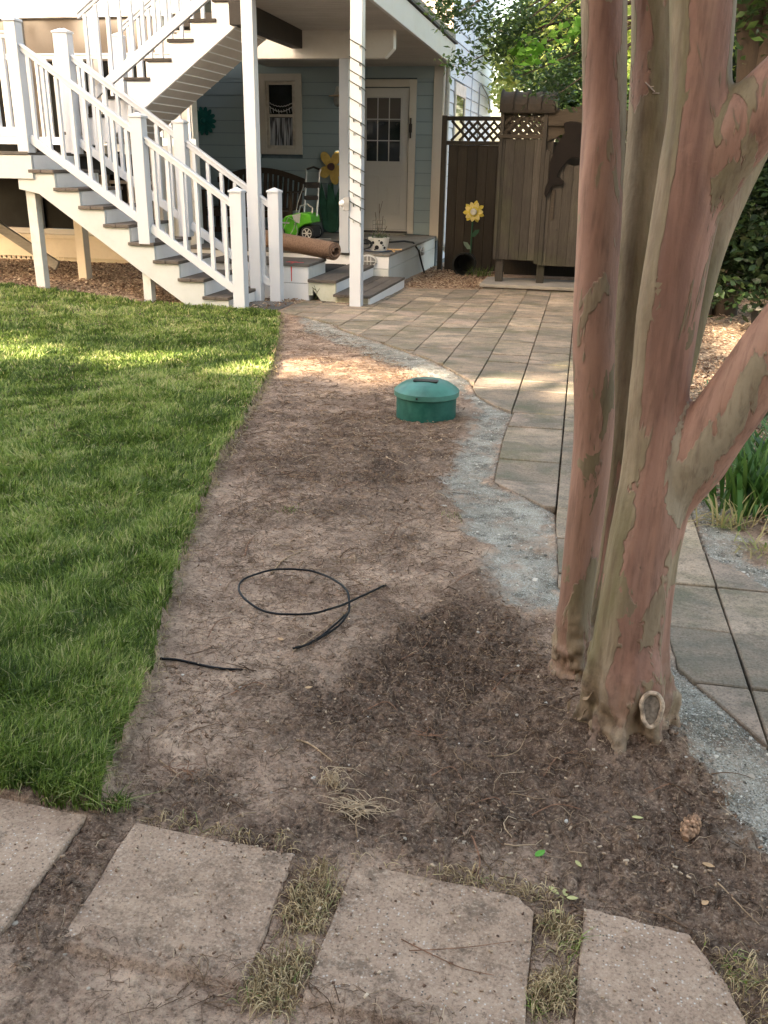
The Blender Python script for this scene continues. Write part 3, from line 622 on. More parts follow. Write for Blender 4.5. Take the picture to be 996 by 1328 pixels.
# core behind the boards, coloured dark so the gaps draw lap shadows
mb = MB(); mb.box(-9, AC-.03, BW+.03, 20.6, -.4, 5.6); mb.build('wall', m_flat('lap_shadow_core', (.10, .14, .17)), house)
holes = [(-5.245, -4.565, 1.27, 2.40), (-3.84, -2.80, 0, 2.32)]           # window and door with their casings
z = ZT+.01; PIT = .178
while z < 5.4:
    segs = [(-6.6, AC-.135)]
    for h0, h1, hz0, hz1 in holes:
        if z+PIT > hz0+.02 and z < hz1-.02:
            ns = []
            for s0, s1 in segs:
                if h1 <= s0 or h0 >= s1: ns.append((s0, s1)); continue
                if h0 > s0: ns.append((s0, h0))
                if h1 < s1: ns.append((h1, s1))
            segs = ns
    for s0, s1 in segs:
        mb = MB(); y = BW+.03
        mb.hexa([(s0, y-.026, z), (s1, y-.026, z), (s1, y+.0, z), (s0, y+.0, z), (s0, y-.014, z+PIT-.006), (s1, y-.014, z+PIT-.006), (s1, y, z+PIT-.006), (s0, y, z+PIT-.006)])
        mb.build('siding_board', BLUE, house)
    z += PIT
z = -.25
while z < 5.5:
    for s0, s1 in ((BW+.13, 17.9+.0), (17.904, 20.55)) if not (1.0 < z+PIT and z < 2.4) else ((BW+.13, 15.50), (16.66, 17.9), (17.904, 20.55)):
        x = AC-.03; mb = MB()
        mb.hexa([(x+.026, s0, z), (x+.026, s1, z), (x, s1, z), (x, s0, z), (x+.012, s0, z+PIT-.008), (x+.012, s1, z+PIT-.008), (x, s1, z+PIT-.008), (x, s0, z+PIT-.008)])
        mb.f = [tuple(reversed(f_)) for f_ in mb.f]; mb.build('siding_board', BLUE2, house)
    z += PIT
box('corner_trim', TRIMW, house, AC-.135, AC+.005, BW-.012, BW+.03, .07, 5.5, .003)
box('corner_trim', TRIMW, house, AC-.03, AC+.006, BW+.0305, BW+.13, .07, 5.5, .003)
box('frieze_board', BLUE, house, -6.6, AC-.14, BW-.006, BW+.002, 2.34, 2.52)
# side window
box('window_casing', m_flat('pink_white_trim', (.74, .70, .70)), house, AC-.01, AC+.02, 15.52, 16.64, 2.20, 2.38, .003)
o = box('window', GLASS, house, AC-.02, AC+.004, 15.62, 16.55, .9, 2.20)
for y0, y1 in ((15.52, 15.62), (16.55, 16.64)): box('frame', TRIMW, o, AC-.012, AC+.018, y0, y1, .9, 2.198)
mb = MB(); mb.tube([(AC+.02, 18.35, -.2), (AC+.02, 18.35, 2.5), (AC+.02, 18.5, 2.58), (AC+.02, 19.2, 2.5), (AC+.02, 19.8, 2.42), (AC+.02, 20.1, 2.2)], .014, 6); mb.build('conduit', m_flat('conduit_grey', (.25, .27, .3)), house, smooth=True)
mb = MB(); mb.tube([(AC+.02, 17.3, -.2), (AC+.02, 17.3, 5.4)], .010, 6); mb.build('conduit', m_flat('conduit_pale', (.45, .5, .6)), house)
# porch window
wx0, wx1, wz0, wz1 = -5.245, -4.565, 1.27, 2.40
win = MB(); t_ = .105
for a_, b_, c_, d_ in ((wx0, wx0+t_, wz0, wz1), (wx1-t_, wx1, wz0, wz1), (wx0+t_, wx1-t_, wz0, wz0+.08), (wx0+t_, wx1-t_, wz1-.10, wz1)): win.box(a_, b_, BW-.015, BW+.04, c_, d_)
win = win.build('window', TRIMW, house, .003)
s = MB(); i0, i1 = wx0+t_+.002, wx1-t_-.002; zm = 1.82
for a_, b_, c_, d_, y in ((i0, i0+.045, wz0+.082, wz1-.102, 0), (i1-.045, i1, wz0+.082, wz1-.102, 0), (i0+.045, i1-.045, zm-.02, zm+.02, 0), (i0+.045, i1-.045, wz0+.082, wz0+.13, 0), (i0+.045, i1-.045, wz1-.15, wz1-.102, 0)): s.box(a_, b_, BW+.002, BW+.03, c_, d_)
s.build('frame', m_flat('sash_paint', (.50, .47, .42)), win)
box('pane', GLASS, win, i0+.04, i1-.04, BW+.026, BW+.029, wz0+.1, wz1-.12)
def curtain(x0, x1, z0, z1, scal=False):
    nx, nz = 60, 6; V = []; Fq = []
    for j in range(nz+1):
        for i in range(nx+1):
            u = i/nx; x = x0+(x1-x0)*u; zt = z0
            if scal: zt = z0+.08*(4*(u-.5)**2)
            zz_ = zt+(z1-zt)*j/nz; V.append((x, BW+.022+.0035*math.sin(u*38+.6*math.sin(j)), zz_))
    for j in range(nz):
        for i in range(nx): q = j*(nx+1)+i; Fq.append((q, q+1, q+nx+2, q+nx+1))
    mb = MB(); mb.add(V, Fq); return mb
t = NT('lace_curtain'); t.base(t.mix(t.ramp(t.noise(30, 2, .5, t.co('World', (1.6, 1, .1))), [(.45, 0.), (.55, 1.)]), (.05, .055, .065), (.36, .38, .43))); t.rough(.8); LACE = t.m
curtain(i0+.04, i1-.04, wz0+.13, zm-.03).build('curtain', LACE, win)
mb = MB(); n_ = 24
for k0, amp, zz0 in ((0, .05, 2.0), (1, .07, 1.98)):
    mb.tube([(i0+.05+(i1-i0-.1)*q/n_, BW+.018, zz0-amp*(1-(2*q/n_-1)**2)-k0*.03+.006*math.sin(q*2.1)) for q in range(n_+1)], .0055, 5)
for q in range(9): mb.tube([(i0+.06+(i1-i0-.12)*q/8, BW+.019, 1.9+.04*abs(q-4)/4), (i0+.06+(i1-i0-.12)*q/8+.012, BW+.019, 1.85+.012*(q % 3))], .004, 4)
mb.build('valance', m_flat('valance_white', (.6, .6, .62)), win)
# door
dx0, dx1, dz0, dz1 = -3.725, -2.915, .215, 2.205
door = box('door', DOORW, house, dx0, dx1, BW+.0, BW+.05, dz0, dz1, .003)
for a_, b_, c_, d_ in ((-3.84, dx0-.012, ZT+.01, 2.32), (dx1+.012, -2.80, ZT+.01, 2.32), (dx0-.0115, dx1+.0115, dz1+.012, 2.32)): box('door_casing', TRIMW, house, a_, b_, BW-.02, BW+.04, c_, d_, .003)
for k, (z0_, z1_, y0_) in enumerate(((.14, .165, -.16), (.166, .19, -.08), (.191, .212, -.03))): box('threshold', (GREYW, BLACKW, TRIMW)[k], house, dx0-.01, dx1+.02, BW+y0_, BW+.02, z0_, z1_)
gx0, gx1, gz0, gz1 = -3.555, -3.03, 1.19, 2.075
mb = MB()
for a_, b_, c_, d_ in ((gx0-.035, gx0, gz0-.035, gz1+.035), (gx1, gx1+.035, gz0-.035, gz1+.035), (gx0, gx1, gz0-.035, gz0), (gx0, gx1, gz1, gz1+.035)): mb.box(a_, b_, BW-.014, BW+.002, c_, d_)
for k in (1, 2):
    x = gx0+(gx1-gx0)*k/3; mb.box(x-.007, x+.007, BW-.011, BW-.001, gz0, gz1)
    zz_ = gz0+(gz1-gz0)*k/3; mb.box(gx0, gx1, BW-.0105, BW-.0015, zz_-.007, zz_+.007)
mb.build('muntin', DOORW, door)
for i in range(3):
    for j in range(3):
        w_ = (gx1-gx0)/3; h_ = (gz1-gz0)/3
        m_ = GLASS
        box('pane', m_, door, gx0+w_*i+.006, gx0+w_*(i+1)-.006, BW-.006, BW-.002, gz0+h_*j+.006, gz0+h_*(j+1)-.006)
box('blind', TAUPE, door, gx0+.008, gx1-.008, BW-.0078, BW-.0066, gz0+.56, gz1-.008)
for a_ in (-3.56, -3.24):
    mb = MB(); z0_, z1_ = .42, 1.0
    for q in ((a_, a_+.02, z0_, z1_), (a_+.20, a_+.22, z0_, z1_), (a_+.02, a_+.20, z0_, z0_+.02), (a_+.02, a_+.20, z1_-.02, z1_)): mb.box(q[0], q[1], BW-.006, BW+.002, q[2], q[3])
    mb.box(a_+.045, a_+.175, BW-.004, BW+.002, z0_+.045, z1_-.045); mb.build('panel', DOORW, door, .002)
KN = m_flat('dark_bronze', (.05, .04, .035), .35, .8)
for zz_ in (1.105, 1.235): MB().lathe([(.0, 0), (.026, 0), (.03, -.012), (.012, -.018), (.012, -.035), (.026, -.045), (.026, -.058), (.0, -.064)] if zz_ < 1.2 else [(.0, 0), (.026, 0), (.028, -.018), (.0, -.02)], (-3.665, BW, zz_), 14, 'y').build('knob', KN, door, smooth=True)
# slim dark plaque beside the door
tag(MB().box(-2.885, -2.862, BW-.045, BW-.0215, 1.52, 1.80).box(-2.895, -2.852, BW-.034, BW-.0213, 1.60, 1.72).build('thermometer', KN, None, .003), 'slim dark thermometer on the right door casing', 'thermometer')
# porch light beside the door
pl = thing('porch_light', 'clear glass porch lantern with a wide rim on the blue wall, left of the door', 'lamp', (-3.95, BW-.03, 2.05))
CLR = m_flat('frosted_glass', (.22, .22, .21), .15); BR = m_flat('brass_rim', (.42, .3, .2), .4, .3)
MB().lathe([(.0, .16), (.02, .155), (.035, .10), (.05, .06), (.055, .04)], (-3.97, BW-.13, 2.06), 14).build('cap', m_flat('lamp_grey', (.42, .43, .42)), pl, smooth=True)
MB().lathe([(.055, .045), (.13, .03), (.13, .018), (.06, .012)], (-3.97, BW-.13, 2.06), 18).build('rim', BR, pl, smooth=True)
MB().lathe([(.06, .01), (.065, -.04), (.045, -.10), (.0, -.125)], (-3.97, BW-.13, 2.06), 14).build('globe', CLR, pl, smooth=True)
MB().box(-3.93, -3.83, BW-.02, BW+.0, 2.03, 2.13).tube([(-3.88, BW-.02, 2.1), (-3.93, BW-.10, 2.14), (-3.97, BW-.13, 2.2)], .012, 6).build('bracket', BR, pl)
# downspout
ds = MB(); DX = AC+.055
ds.tube([(DX, BW+.06, 5.4), (DX, BW+.06, .14), (DX+.01, BW+.03, .05), (DX+.06, BW-.10, -.02), (DX+.11, BW-.20, -.06)], .037, 8)
tag(ds.build('downspout', m_flat('downspout_paint', (.50, .49, .47), .45), None, smooth=True), 'pale downspout at the house corner, its foot kicked out to the right', 'downspout')

# ---- left wing with its screened porch
wing = thing('screened_porch', 'screened porch wing with tan skirt boards at the left, under and behind the landing', 'porch', (-7, 11.5, 0))
FB = 11.5
box('floor_rim', TAN, wing, -9.5, -5.45, FB-.05, FB+.02, .145, .20, .003)
box('skirt_board', TAN, wing, -9.5, -5.45, FB-.012, FB+.02, -.10, .143, .003)
box('skirt_board', m_paint('cream_block', (.55, .49, .36), .8, .3, (.3, .25, .17)), wing, -7.55, -5.45, FB+.03, FB+.1, -.4, -.105)
box('backing', BLACKW, wing, -9.5, -7.56, FB+.06, FB+.1, -.4, -.105)
mb = MB()
for k in range(26):
    a0 = -9.2+k*.075
    mb.bar((a0, FB+.03, -.36), (a0+.26, FB+.03, -.105), .012, .024); mb.bar((a0+.26, FB+.018, -.36), (a0, FB+.018, -.105), .010, .024)
mb.build('lattice', TAN, wing)
for a_ in (-9.4, -8.6, -7.37, -6.35, -5.45): box('post', WHITE_OLD if a_ > -6 else TRIMW, wing, a_-.06, a_+.06, FB-.02, FB+.10, .201, 3.2, .003)
box('corner_board', WHITE_OLD, wing, -5.38, -5.06, FB-.03, FB+.13, -.3, 2.62, .003)
box('side_wall', m_paint('side_wall_paint', (.42, .45, .46)), wing, -6.75, -6.65, FB+.131, BW, .0, 2.55)
box('sill', TRIMW, wing, -9.5, -5.52, FB-.035, FB+.03, .205, .27, .003)
box('screen', SCREEN, wing, -9.5, -5.4, FB+.045, FB+.055, .27, 2.36)
for a0, a1 in ((-9.33, -8.67), (-8.53, -7.44), (-7.3, -6.42), (-6.28, -5.52)): box('blind', TAUPE, wing, a0, a1, FB+.02, FB+.035, 2.30, 2.78)
for a0, a1 in ((-7.28, -7.06), (-8.5, -8.32)): box('curtain', TAUPE, wing, a0, a1, FB+.022, FB+.036, 1.25, 2.298)
for a0, a1 in ((-6.4, -6.0), (-5.95, -5.55)):
    mb = MB()
    for q in ((a0, a0+.04, .30, .9), (a1-.04, a1, .30, .9), (a0+.04, a1-.04, .30, .36), (a0+.04, a1-.04, .86, .9)): mb.box(q[0], q[1], FB+.0, FB+.03, q[2], q[3])
    mb.build('door_frame', TRIMW, wing)
box('mid_rail', TRIMW, wing, -9.5, -5.45, FB-.01, FB+.04, .98, 1.10)
box('header', WHITE, wing, -9.5, -5.0, FB-.04, FB+.12, 2.782, 3.14, .004)
box('eave', WHITE_OLD, wing, -9.5, -4.6, FB-.25, FB+.2, 3.145, 3.20, .004)
box('gutter', m_flat('gutter_grey', (.42, .39, .36)), wing, -9.5, -4.6, FB-.33, FB-.252, 3.15, 3.27, .01)
mb = MB(); mb.prism([(-9.5, FB-.33, 3.26), (-9.5, BW+1, 4.6), (-9.5, BW+1, 4.5), (-9.5, FB-.3, 3.20)], (4.9, 0, 0)); mb.build('roof', m_flat('roof_shingle', (.2, .18, .16), .9), wing)

# ---- upper deck carried by white columns
ud = thing('upper_deck', 'white upper deck over the porch with beadboard ceiling and fascia', 'deck', (-3, 9.2, 0))
FA, FR, FL = 9.08, -2.25, -3.50
box('fascia', WHITE, ud, FL, FR, FA, FA+.04, 2.575, 2.86, .003)
mb = MB(); mb.prism([(FR, FA+.041, 2.575), (FR, BW+.0, 2.48), (FR, BW+.0, 2.76), (FR, FA+.041, 2.83)], (-.04, 0, 0)); mb.build('fascia', m_paint('side_fascia_paint', (.60, .61, .62), .5, .15), ud, .003)
mb = MB(); mb.prism([(FR+.03, FA, 2.84), (FR+.03, BW, 2.77), (FR+.03, BW, 2.80), (FR+.03, FA, 2.87)], (-.08, 0, 0)); mb.build('drip_edge', BLACKW, ud)
mb = MB(); mb.prism([(FR-.005, FA, 2.875), (FR-.005, BW, 2.805), (FR-.005, BW, 2.90), (FR-.005, FA, 2.97)], (-.03, 0, 0)); mb.build('rim_board', GREYW, ud)
nb = 56; bs = np.linspace(FA+.042, BW-.0, nb+1)
for i in range(nb):
    z0_, z1_ = [2.575-(.085)*(b_-FA)/(BW-FA) for b_ in (bs[i], bs[i+1])]
    mb = MB(); lx = -3.56 if bs[i] < 11.0 else -5.09
    mb.hexa([(lx, bs[i]+.003, z0_+.002), (FR-.041, bs[i]+.003, z0_+.002), (FR-.041, bs[i+1]-.010, z1_+.002), (lx, bs[i+1]-.010, z1_+.002), (lx, bs[i]+.003, z0_+.016), (FR-.041, bs[i]+.003, z0_+.016), (FR-.041, bs[i+1]-.010, z1_+.016), (lx, bs[i+1]-.010, z1_+.016)])
    mb.build('ceiling_board', CEIL, ud)
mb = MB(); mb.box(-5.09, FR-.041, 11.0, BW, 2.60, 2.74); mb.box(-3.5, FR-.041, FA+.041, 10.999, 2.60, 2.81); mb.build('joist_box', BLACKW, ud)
mb = MB(); mb.prism([(-5.0, 11.02, 2.262), (-2.52, 11.02, 2.262), (-2.42, 11.02, 2.36), (-2.42, 11.02, 2.548), (-5.0, 11.02, 2.548)], (0, .14, 0)); mb.build('beam', m_paint('beam_paint', (.66, .64, .60), .55, .3, (.4, .34, .26), scale=2.5), ud, .004)
box('stair_header', BLACKW, ud, -3.60, -3.47, FA+.045, 11.0, 2.36, 2.568, .004)
pr = [(9.13, -2.345, -.35), (9.13, -3.405, -.35)]
for b_, a_, zb in pr:
    box('column', VINYL, ud, a_-.058, a_+.058, b_-.058, b_+.058, float(zg(a_, b_))-.02, 2.574, .005)
box('column', VINYL, ud, -3.05, -2.935, 11.03, 11.15, ZT+.001, 2.261, .004)
for k in range(34):    # upper railing along the side, mostly above the photo
    b_ = 9.3+k*.15; zb = 2.97-.013*(b_-9)
    box('baluster', m_flat('aged_baluster', (.55, .45, .36)) if k == 0 else BAL_, ud, FR-.06, FR-.025, b_-.018, b_+.018, zb, zb+.95) if k else None
    if k == 0: BAL_ = m_flat('aged_baluster', (.50, .42, .34))
box('top_rail', WHITE, ud, FR-.085, FR, 9.2, BW, 3.85, 3.89)

# ---- porch floor
pd = thing('porch_deck', 'low porch floor of grey boards with white skirt boards', 'deck', (-4, 12.5, 0))
DB, DR = 11.10, -2.45
y = DB-.02
while y < BW-.02:
    y1 = min(y+.14, BW-.02); box('deck_board', DECKW, pd, -5.10, DR+.02, y+.002, y1-.003, ZT-.028, ZT, .003); y = y1
for z0_, z1_ in ((-.035, ZT-.03), (-.30, -.040)): box('skirt_board', WHITE_OLD if z0_ < -.1 else WHITE, pd, -5.1, DR-.0, DB+.0, DB+.025, z0_, z1_, .002)
for z0_, z1_ in ((-.035, ZT-.03), (-.34, -.040)): box('skirt_board', STRINGW, pd, DR-.025, DR, DB+.026, BW-.02, z0_, z1_, .002)
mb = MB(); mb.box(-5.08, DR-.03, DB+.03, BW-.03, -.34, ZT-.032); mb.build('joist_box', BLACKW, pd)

# ---- side steps: three levels stepping down to the right
st = thing('porch_steps', 'white side steps with grey treads between the stairs and the porch', 'steps', (-2.7, 9.8, -.2))
BX0, BX1, ZB = -4.1, -2.94, .165
for k in range(5): box('tread', TREAD if k % 2 else TREADX, st, BX0, BX1+.015, 9.39+k*.132, 9.39+(k+1)*.132-.005, ZB-.03, ZB, .003)
for z0_, z1_ in ((-.035, ZB-.031), (-.27, -.040)): box('skirt_board', WHITE, st, BX0, BX1, 9.41, 9.435, z0_, z1_, .002)
box('skirt_board', WHITE_OLD, st, BX1-.025, BX1, 9.436, 10.05, -.27, ZB-.031, .002)
box('riser_box', BLACKW, st, BX0, BX1-.027, 9.437, 10.045, -.27, ZB-.033)
S1, Z1 = -2.63, .012
for k in range(2): box('tread', TREAD, st, -2.938+k*.158, -2.938+(k+1)*.158-.004, 9.375, 11.08, Z1-.032, Z1, .003)
mb = MB(); gz_ = -.23
mb.prism([(-2.935, 9.40, Z1-.033), (-2.935, 9.40, -.155), (-2.89, 9.40, -.155), (-2.89, 9.40, -.09), (-2.76, 9.40, gz_-.03), (-2.64, 9.40, gz_-.03), (-2.64, 9.40, Z1-.033)], (0, .03, 0)); mb.build('stringer', m_paint('mossy_white', (.60, .62, .52), .6, .45, (.28, .32, .16), scale=5), st)
box('riser', WHITE, st, S1-.03, S1-.003, 9.431, 11.08, -.14, Z1-.033, .002)
mb = MB(); mb.box(-2.93, S1-.035, 9.6, 11.08, -.26, -.06); mb.build('riser_box', BLACKW, st)
# leaf sticker / weed stain on the stringer
S3, Z3 = -2.24, -.118
for k in range(3): box('tread', TREADX if 0 else TREAD, st, -2.632+k*.134, -2.632+(k+1)*.134-.006, 9.27, 11.06, Z3-.026, Z3, .003)
box('riser', WHITE, st, S3-.025, S3+.0, 9.30, 11.05, -.24, Z3-.027, .002)
box('cleat', m_paint('peeling_white', (.5, .48, .38), .7, .6, (.12, .11, .06), scale=14), st, -2.36, S3-.027, 9.315, 9.36, -.235, Z3-.028)
box('cleat', m_paint('mossy_white_cleat', (.58, .58, .46), .7, .5, (.25, .28, .12), scale=9), st, -2.62, -2.40, 9.33, 9.36, -.235, Z3-.028)
# red chalk mark sprayed on the box step
RED = m_flat('red_marker_paint', (.75, .10, .09), .6)
mb = MB()
for (x0, x1, y0, y1) in ((-3.215, -3.02, 9.50, 9.515), (-3.20, -3.10, 9.525, 9.55), (-3.13, -3.112, 9.39, 9.50)): mb.box(x0, x1, y0, y1, ZB+.0005, ZB+.003)
mb.hexa([(-3.128, 9.4062, -.02), (-3.120, 9.4062, -.02), (-3.120, 9.4090, -.02), (-3.128, 9.4090, -.02), (-3.131, 9.4062, ZB-.034), (-3.118, 9.4062, ZB-.034), (-3.118, 9.4090, ZB-.034), (-3.131, 9.4090, ZB-.034)])
mb.build('paint_mark', RED, st)

# ================================================================== STAIRS
def handrail(p, q, parent, h=.07, w=.065):
    m1 = MB(); m1.bar(p, q, w, .022); p2 = np.array(p)-(0, 0, .030); q2 = np.array(q)-(0, 0, .030); m1.bar(p2, q2, w*.66, .042)
    return m1.build('handrail', VINYL, parent, .004)
def newel(parent, a, b, z0, z1, w=.115):
    n = box('newel_post', VINYL, parent, a-w/2, a+w/2, b-w/2, b+w/2, z0, z1-.03, .003)
    mb = MB(); e = w/2+.009
    mb.box(a-e, a+e, b-e, b+e, z1-.029, z1-.012); mb.add([(a-e, b-e, z1-.012), (a+e, b-e, z1-.012), (a+e, b+e, z1-.012), (a-e, b+e, z1-.012), (a, b, z1+.02)], [(0, 1, 4), (1, 2, 4), (2, 3, 4), (3, 0, 4)])
    mb.build('cap', VINYL, n, .002); return n
BALM = {}
def baluster(parent, a, b, z0, z1, w=.034):
    k = (round(z1-z0, 3), w)
    if k not in BALM:
        me = bpy.data.meshes.new('baluster'); q = MB().box(-w/2, w/2, -w/2, w/2, 0, z1-z0); me.from_pydata(q.v, [], q.f); me.materials.append(VINYL); BALM[k] = me
    o = bpy.data.objects.new('baluster', BALM[k]); COL.objects.link(o); o.parent = parent; l = WL[parent.name]
    o.matrix_parent_inverse = Matrix.Translation(Vector((-l[0], -l[1], -l[2]))); o.location = (a, b, z0); return o
RUN, RIS, SLP = .246, .1595, .659
N1, N2 = 8.38, 9.15       # near and far side of the lower flight
ls = thing('lower_staircase', 'white lower stair flight with vinyl railings climbing left from the patio to the landing', 'staircase', (-4.3, 8.8, -.2))
# treads: nose right end at a = -3.40 for the first
T0 = -3.40; ZL = -.19
lev = [(T0-RUN*k, -.066+RIS*k) for k in range(8)]     # right end, top height
for k, (a1, zt) in enumerate(lev):
    for j in range(2): box('tread', TREAD, ls, a1-.272+j*.137, a1-.272+(j+1)*.137-.005, N1-.055, N2+.05, zt-.03, zt, .003)
    zprev = lev[k-1][1] if k else ZL
    box('riser', WHITE, ls, a1-.035, a1-.015, N1+.02, N2-.02, zprev+.0, zt-.031)
ztop = lev[-1][1]+RIS; aL = T0-RUN*8   # landing edge
box('riser', WHITE, ls, aL-.02, aL-.0, N1+.02, N2-.02, lev[-1][1], ztop-.031)
for b0 in (N1-.03, N2):
    poly = []
    for k, (a1, zt) in enumerate(lev):
        poly += [(a1-.012, b0, (lev[k-1][1] if k else -.29)-.031 if k else -.30), (a1-.012, b0, zt-.031)]
    poly += [(aL-.012, b0, lev[-1][1]-.031), (aL-.012, b0, ztop-.031), (aL-.16, b0, ztop-.031), (aL-.16, b0, ztop-.34)]
    # lower edge
    poly += [(aL+.05, b0, ztop-.38), (-4.33, b0, .155), (-3.72, b0, -.25), (-3.68, b0, -.30)]
    mb = MB(); mb.prism(poly, (0, .035, 0)); mb.build('stringer', STRINGW if b0 < 9 else WHITE_OLD, ls, .002)
# board on the ground in front of the first step
for j in range(2): box('landing_board', TREADX, ls, -3.37, -2.98, 8.45+j*.30, 8.45+(j+1)*.30-.006, -.215, -.185, .003)
zr = lambda a: 2.13-SLP*(a+5.36)
gz8 = lambda a, b: float(zg(a, b))
nA = newel(ls, -3.295, N1+.0, -.205, .915); nC = newel(ls, -4.235, N1, .40, 1.545); nD = newel(ls, -5.415, N1, 1.20, 2.345)
nB = newel(ls, -3.20, N2+.0, -.215, .90); nF = newel(ls, -4.17, N2, .42, 1.53); nG = newel(ls, -5.35, N2, 1.20, 2.34)
for a0, a1, b, off in ((-5.36, -4.295, N1, 0), (-4.175, -3.355, N1, 0), (-5.295, -4.23, N2, .03), (-4.11, -3.26, N2, .03)):
    handrail((a0, b, zr(a0)+off), (a1, b, zr(a1)+off), ls)
    mb = MB(); mb.bar((a0, b, zr(a0)+off-.80), (a1, b, zr(a1)+off-.80), .045, .075); mb.build('bottom_rail', VINYL, ls, .003)
    n_ = int((a1-a0-.06)/.122)
    for k in range(n_):
        a = a0+(a1-a0)*(k+.5)/n_; baluster(ls, a, b, zr(a)+off-.79, round(zr(a)+off-.055, 4))
# sloping anchor blocks and legs
for (px, py, b, top, wd, lb) in ((57, 376, 8.45, .99, .10, 0), (195, 391, 8.45, .10, .085, 0)):
    P = onb(px, py, b); box('leg', WHITE_OLD, ls, P[0]-wd/2, P[0]+wd/2, b-.045, b+.045, P[2]-.05, top if px < 100 else .06+.11, .003)
# landing
ld = thing('stair_landing', 'grey floored landing at the left between the lower and upper flights', 'landing', (-6.5, 9.5, 0))
for k in range(22): box('deck_board', TREADX, ld, -9.2, aL-.002, 8.32+k*.14, 8.32+(k+1)*.14-.005, ztop-.03, ztop, .003)
box('fascia', STRINGW, ld, -9.2, aL+.02, 8.33, 8.348, ztop-.245, ztop-.032, .003)
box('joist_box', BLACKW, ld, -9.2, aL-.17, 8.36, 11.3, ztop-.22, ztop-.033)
newel(ld, -6.9, 8.38, ztop, 2.345)
handrail((-6.85, 8.38, 2.23), (-5.47, 8.38, 2.23), ld); mb = MB(); mb.bar((-6.85, 8.38, 1.38), (-5.47, 8.38, 1.38), .045, .09); mb.build('bottom_rail', VINYL, ld, .003)
for k in range(11): baluster(ld, -6.79+k*.124, 8.38, 1.42, 2.18)
newel(ld, -6.55, 11.2, ztop, 2.42); newel(ld, -5.48, 9.3, ztop, 2.36)
handrail((-9., 11.2, 2.34), (-4.9, 11.2, 2.34), ld); mb = MB(); mb.bar((-9, 11.2, 1.36), (-4.9, 11.2, 1.36), .045, .09); mb.build('bottom_rail', VINYL, ld, .003)
for k in range(33): baluster(ld, -8.95+k*.124, 11.2, 1.40, 2.29)
P = onb(95, 345, 9.9); box('leg', TAN, ld, -5.55, -5.45, 9.3, 9.42, -.25, ztop-.2, .003)
mb = MB(); mb.bar(onb(-60, 255, 9.9), onb(75, 345, 9.9), .04, .11); mb.build('brace', GREYW, ld, .003)
# upper flight
us = thing('upper_staircase', 'white upper stair flight rising right from the landing to the upper deck, ribbed soffit below', 'staircase', (-4.3, 9.7, 1.2))
M1, M2 = 9.22, 10.12; US = .698
UR, UI = .243, .1695
ul = [(-5.48+UR*k, 1.412+UI*k) for k in range(10)]       # left end, top height
for k, (a0, zt) in enumerate(ul):
    if zt > 2.85: break
    box('tread', m_wood('upper_tread_wood', (.05, .043, .038), (.10, .088, .077), 'y') if k == 0 else UT, us, a0-.02, a0+UR+.012, M1-.02, M2+.02, zt-.03, zt, .003)
    if k == 0: UT = bpy.data.materials['upper_tread_wood']
    if k % 3 != 1: pass
zs = lambda a: 1.69+.715*(a+4.53)       # soffit line
for b0 in (M1, M2-.0):
    poly = [(-5.48, b0, 1.24)]
    for k, (a0, zt) in enumerate(ul):
        if zt > 2.80: break
        poly += [(a0, b0, max(1.24, zt-UI-.031)), (a0, b0, zt-.031)]
        last = (a0+UR, zt-.031)
    poly += [(-3.51, b0, last[1]), (-3.51, b0, zs(-3.51)+.005), (-5.05, b0, zs(-5.05)), (-5.40, b0, 1.235)]
    mb = MB(); mb.prism(poly, (0, .035, 0)); mb.build('stringer', WHITE, us, .002)
mb = MB(); mb.bar((-5.05, M1-.012, zs(-5.05)-.005), (-3.49, M1-.012, zs(-3.49)-.005), .03, .035); mb.build('soffit_trim', WHITE, us, .003)
L0, L1 = -5.05, -3.50; nsb = 17
for k in range(nsb):
    a0 = L0+(L1-L0)*k/nsb; a1 = L0+(L1-L0)*(k+1)/nsb-.014
    mb = MB(); mb.hexa([(a0, M1+.036, zs(a0)-.012), (a1, M1+.036, zs(a1)-.012), (a1, M2-.001, zs(a1)-.012), (a0, M2-.001, zs(a0)-.012), (a0, M1+.036, zs(a0)+.004), (a1, M1+.036, zs(a1)+.004), (a1, M2-.001, zs(a1)+.004), (a0, M2-.001, zs(a0)+.004)])
    mb.build('soffit_board', SOFFIT, us, .002)
    mb = MB(); mb.bar((a1+.007, M1+.036, zs(a1+.007)-.013), (a1+.007, M2-.001, zs(a1+.007)-.013), .010, .010, (1, 0, 0)); mb.build('soffit_bead', WHITE, us)
mb = MB(); mb.hexa([(L0, M1+.036, zs(L0)+.006), (L1, M1+.036, zs(L1)+.006), (L1, M2-.001, zs(L1)+.006), (L0, M2-.001, zs(L0)+.006), (L0, M1+.036, zs(L0)+.012), (L1, M1+.036, zs(L1)+.012), (L1, M2-.001, zs(L1)+.012), (L0, M2-.001, zs(L0)+.012)]); mb.build('soffit_backing', SOFFIT, us)
zu = lambda a: 2.73+.68*(a+4.89)
for b in (M1+.02, M2+.02):
    off = 0 if b < 10 else 0
    handrail((-5.24, b, zu(-5.24)), (-3.45, b, zu(-3.45)), us)
    mb = MB(); mb.bar((-5.24, b, zu(-5.24)-.80), (-3.45, b, zu(-3.45)-.80), .045, .09); mb.build('bottom_rail', VINYL, us, .003)
    for k in range(14):
        a = -5.16+k*.124; baluster(us, a, b, zu(a)-.77, round(zu(a)-.055, 4))
newel(us, -5.29, M2+.02, ztop, 2.42)
box('support_post', TRIMW, us, -5.02, -4.90, 10.15, 10.25, -.25, 1.40, .003)

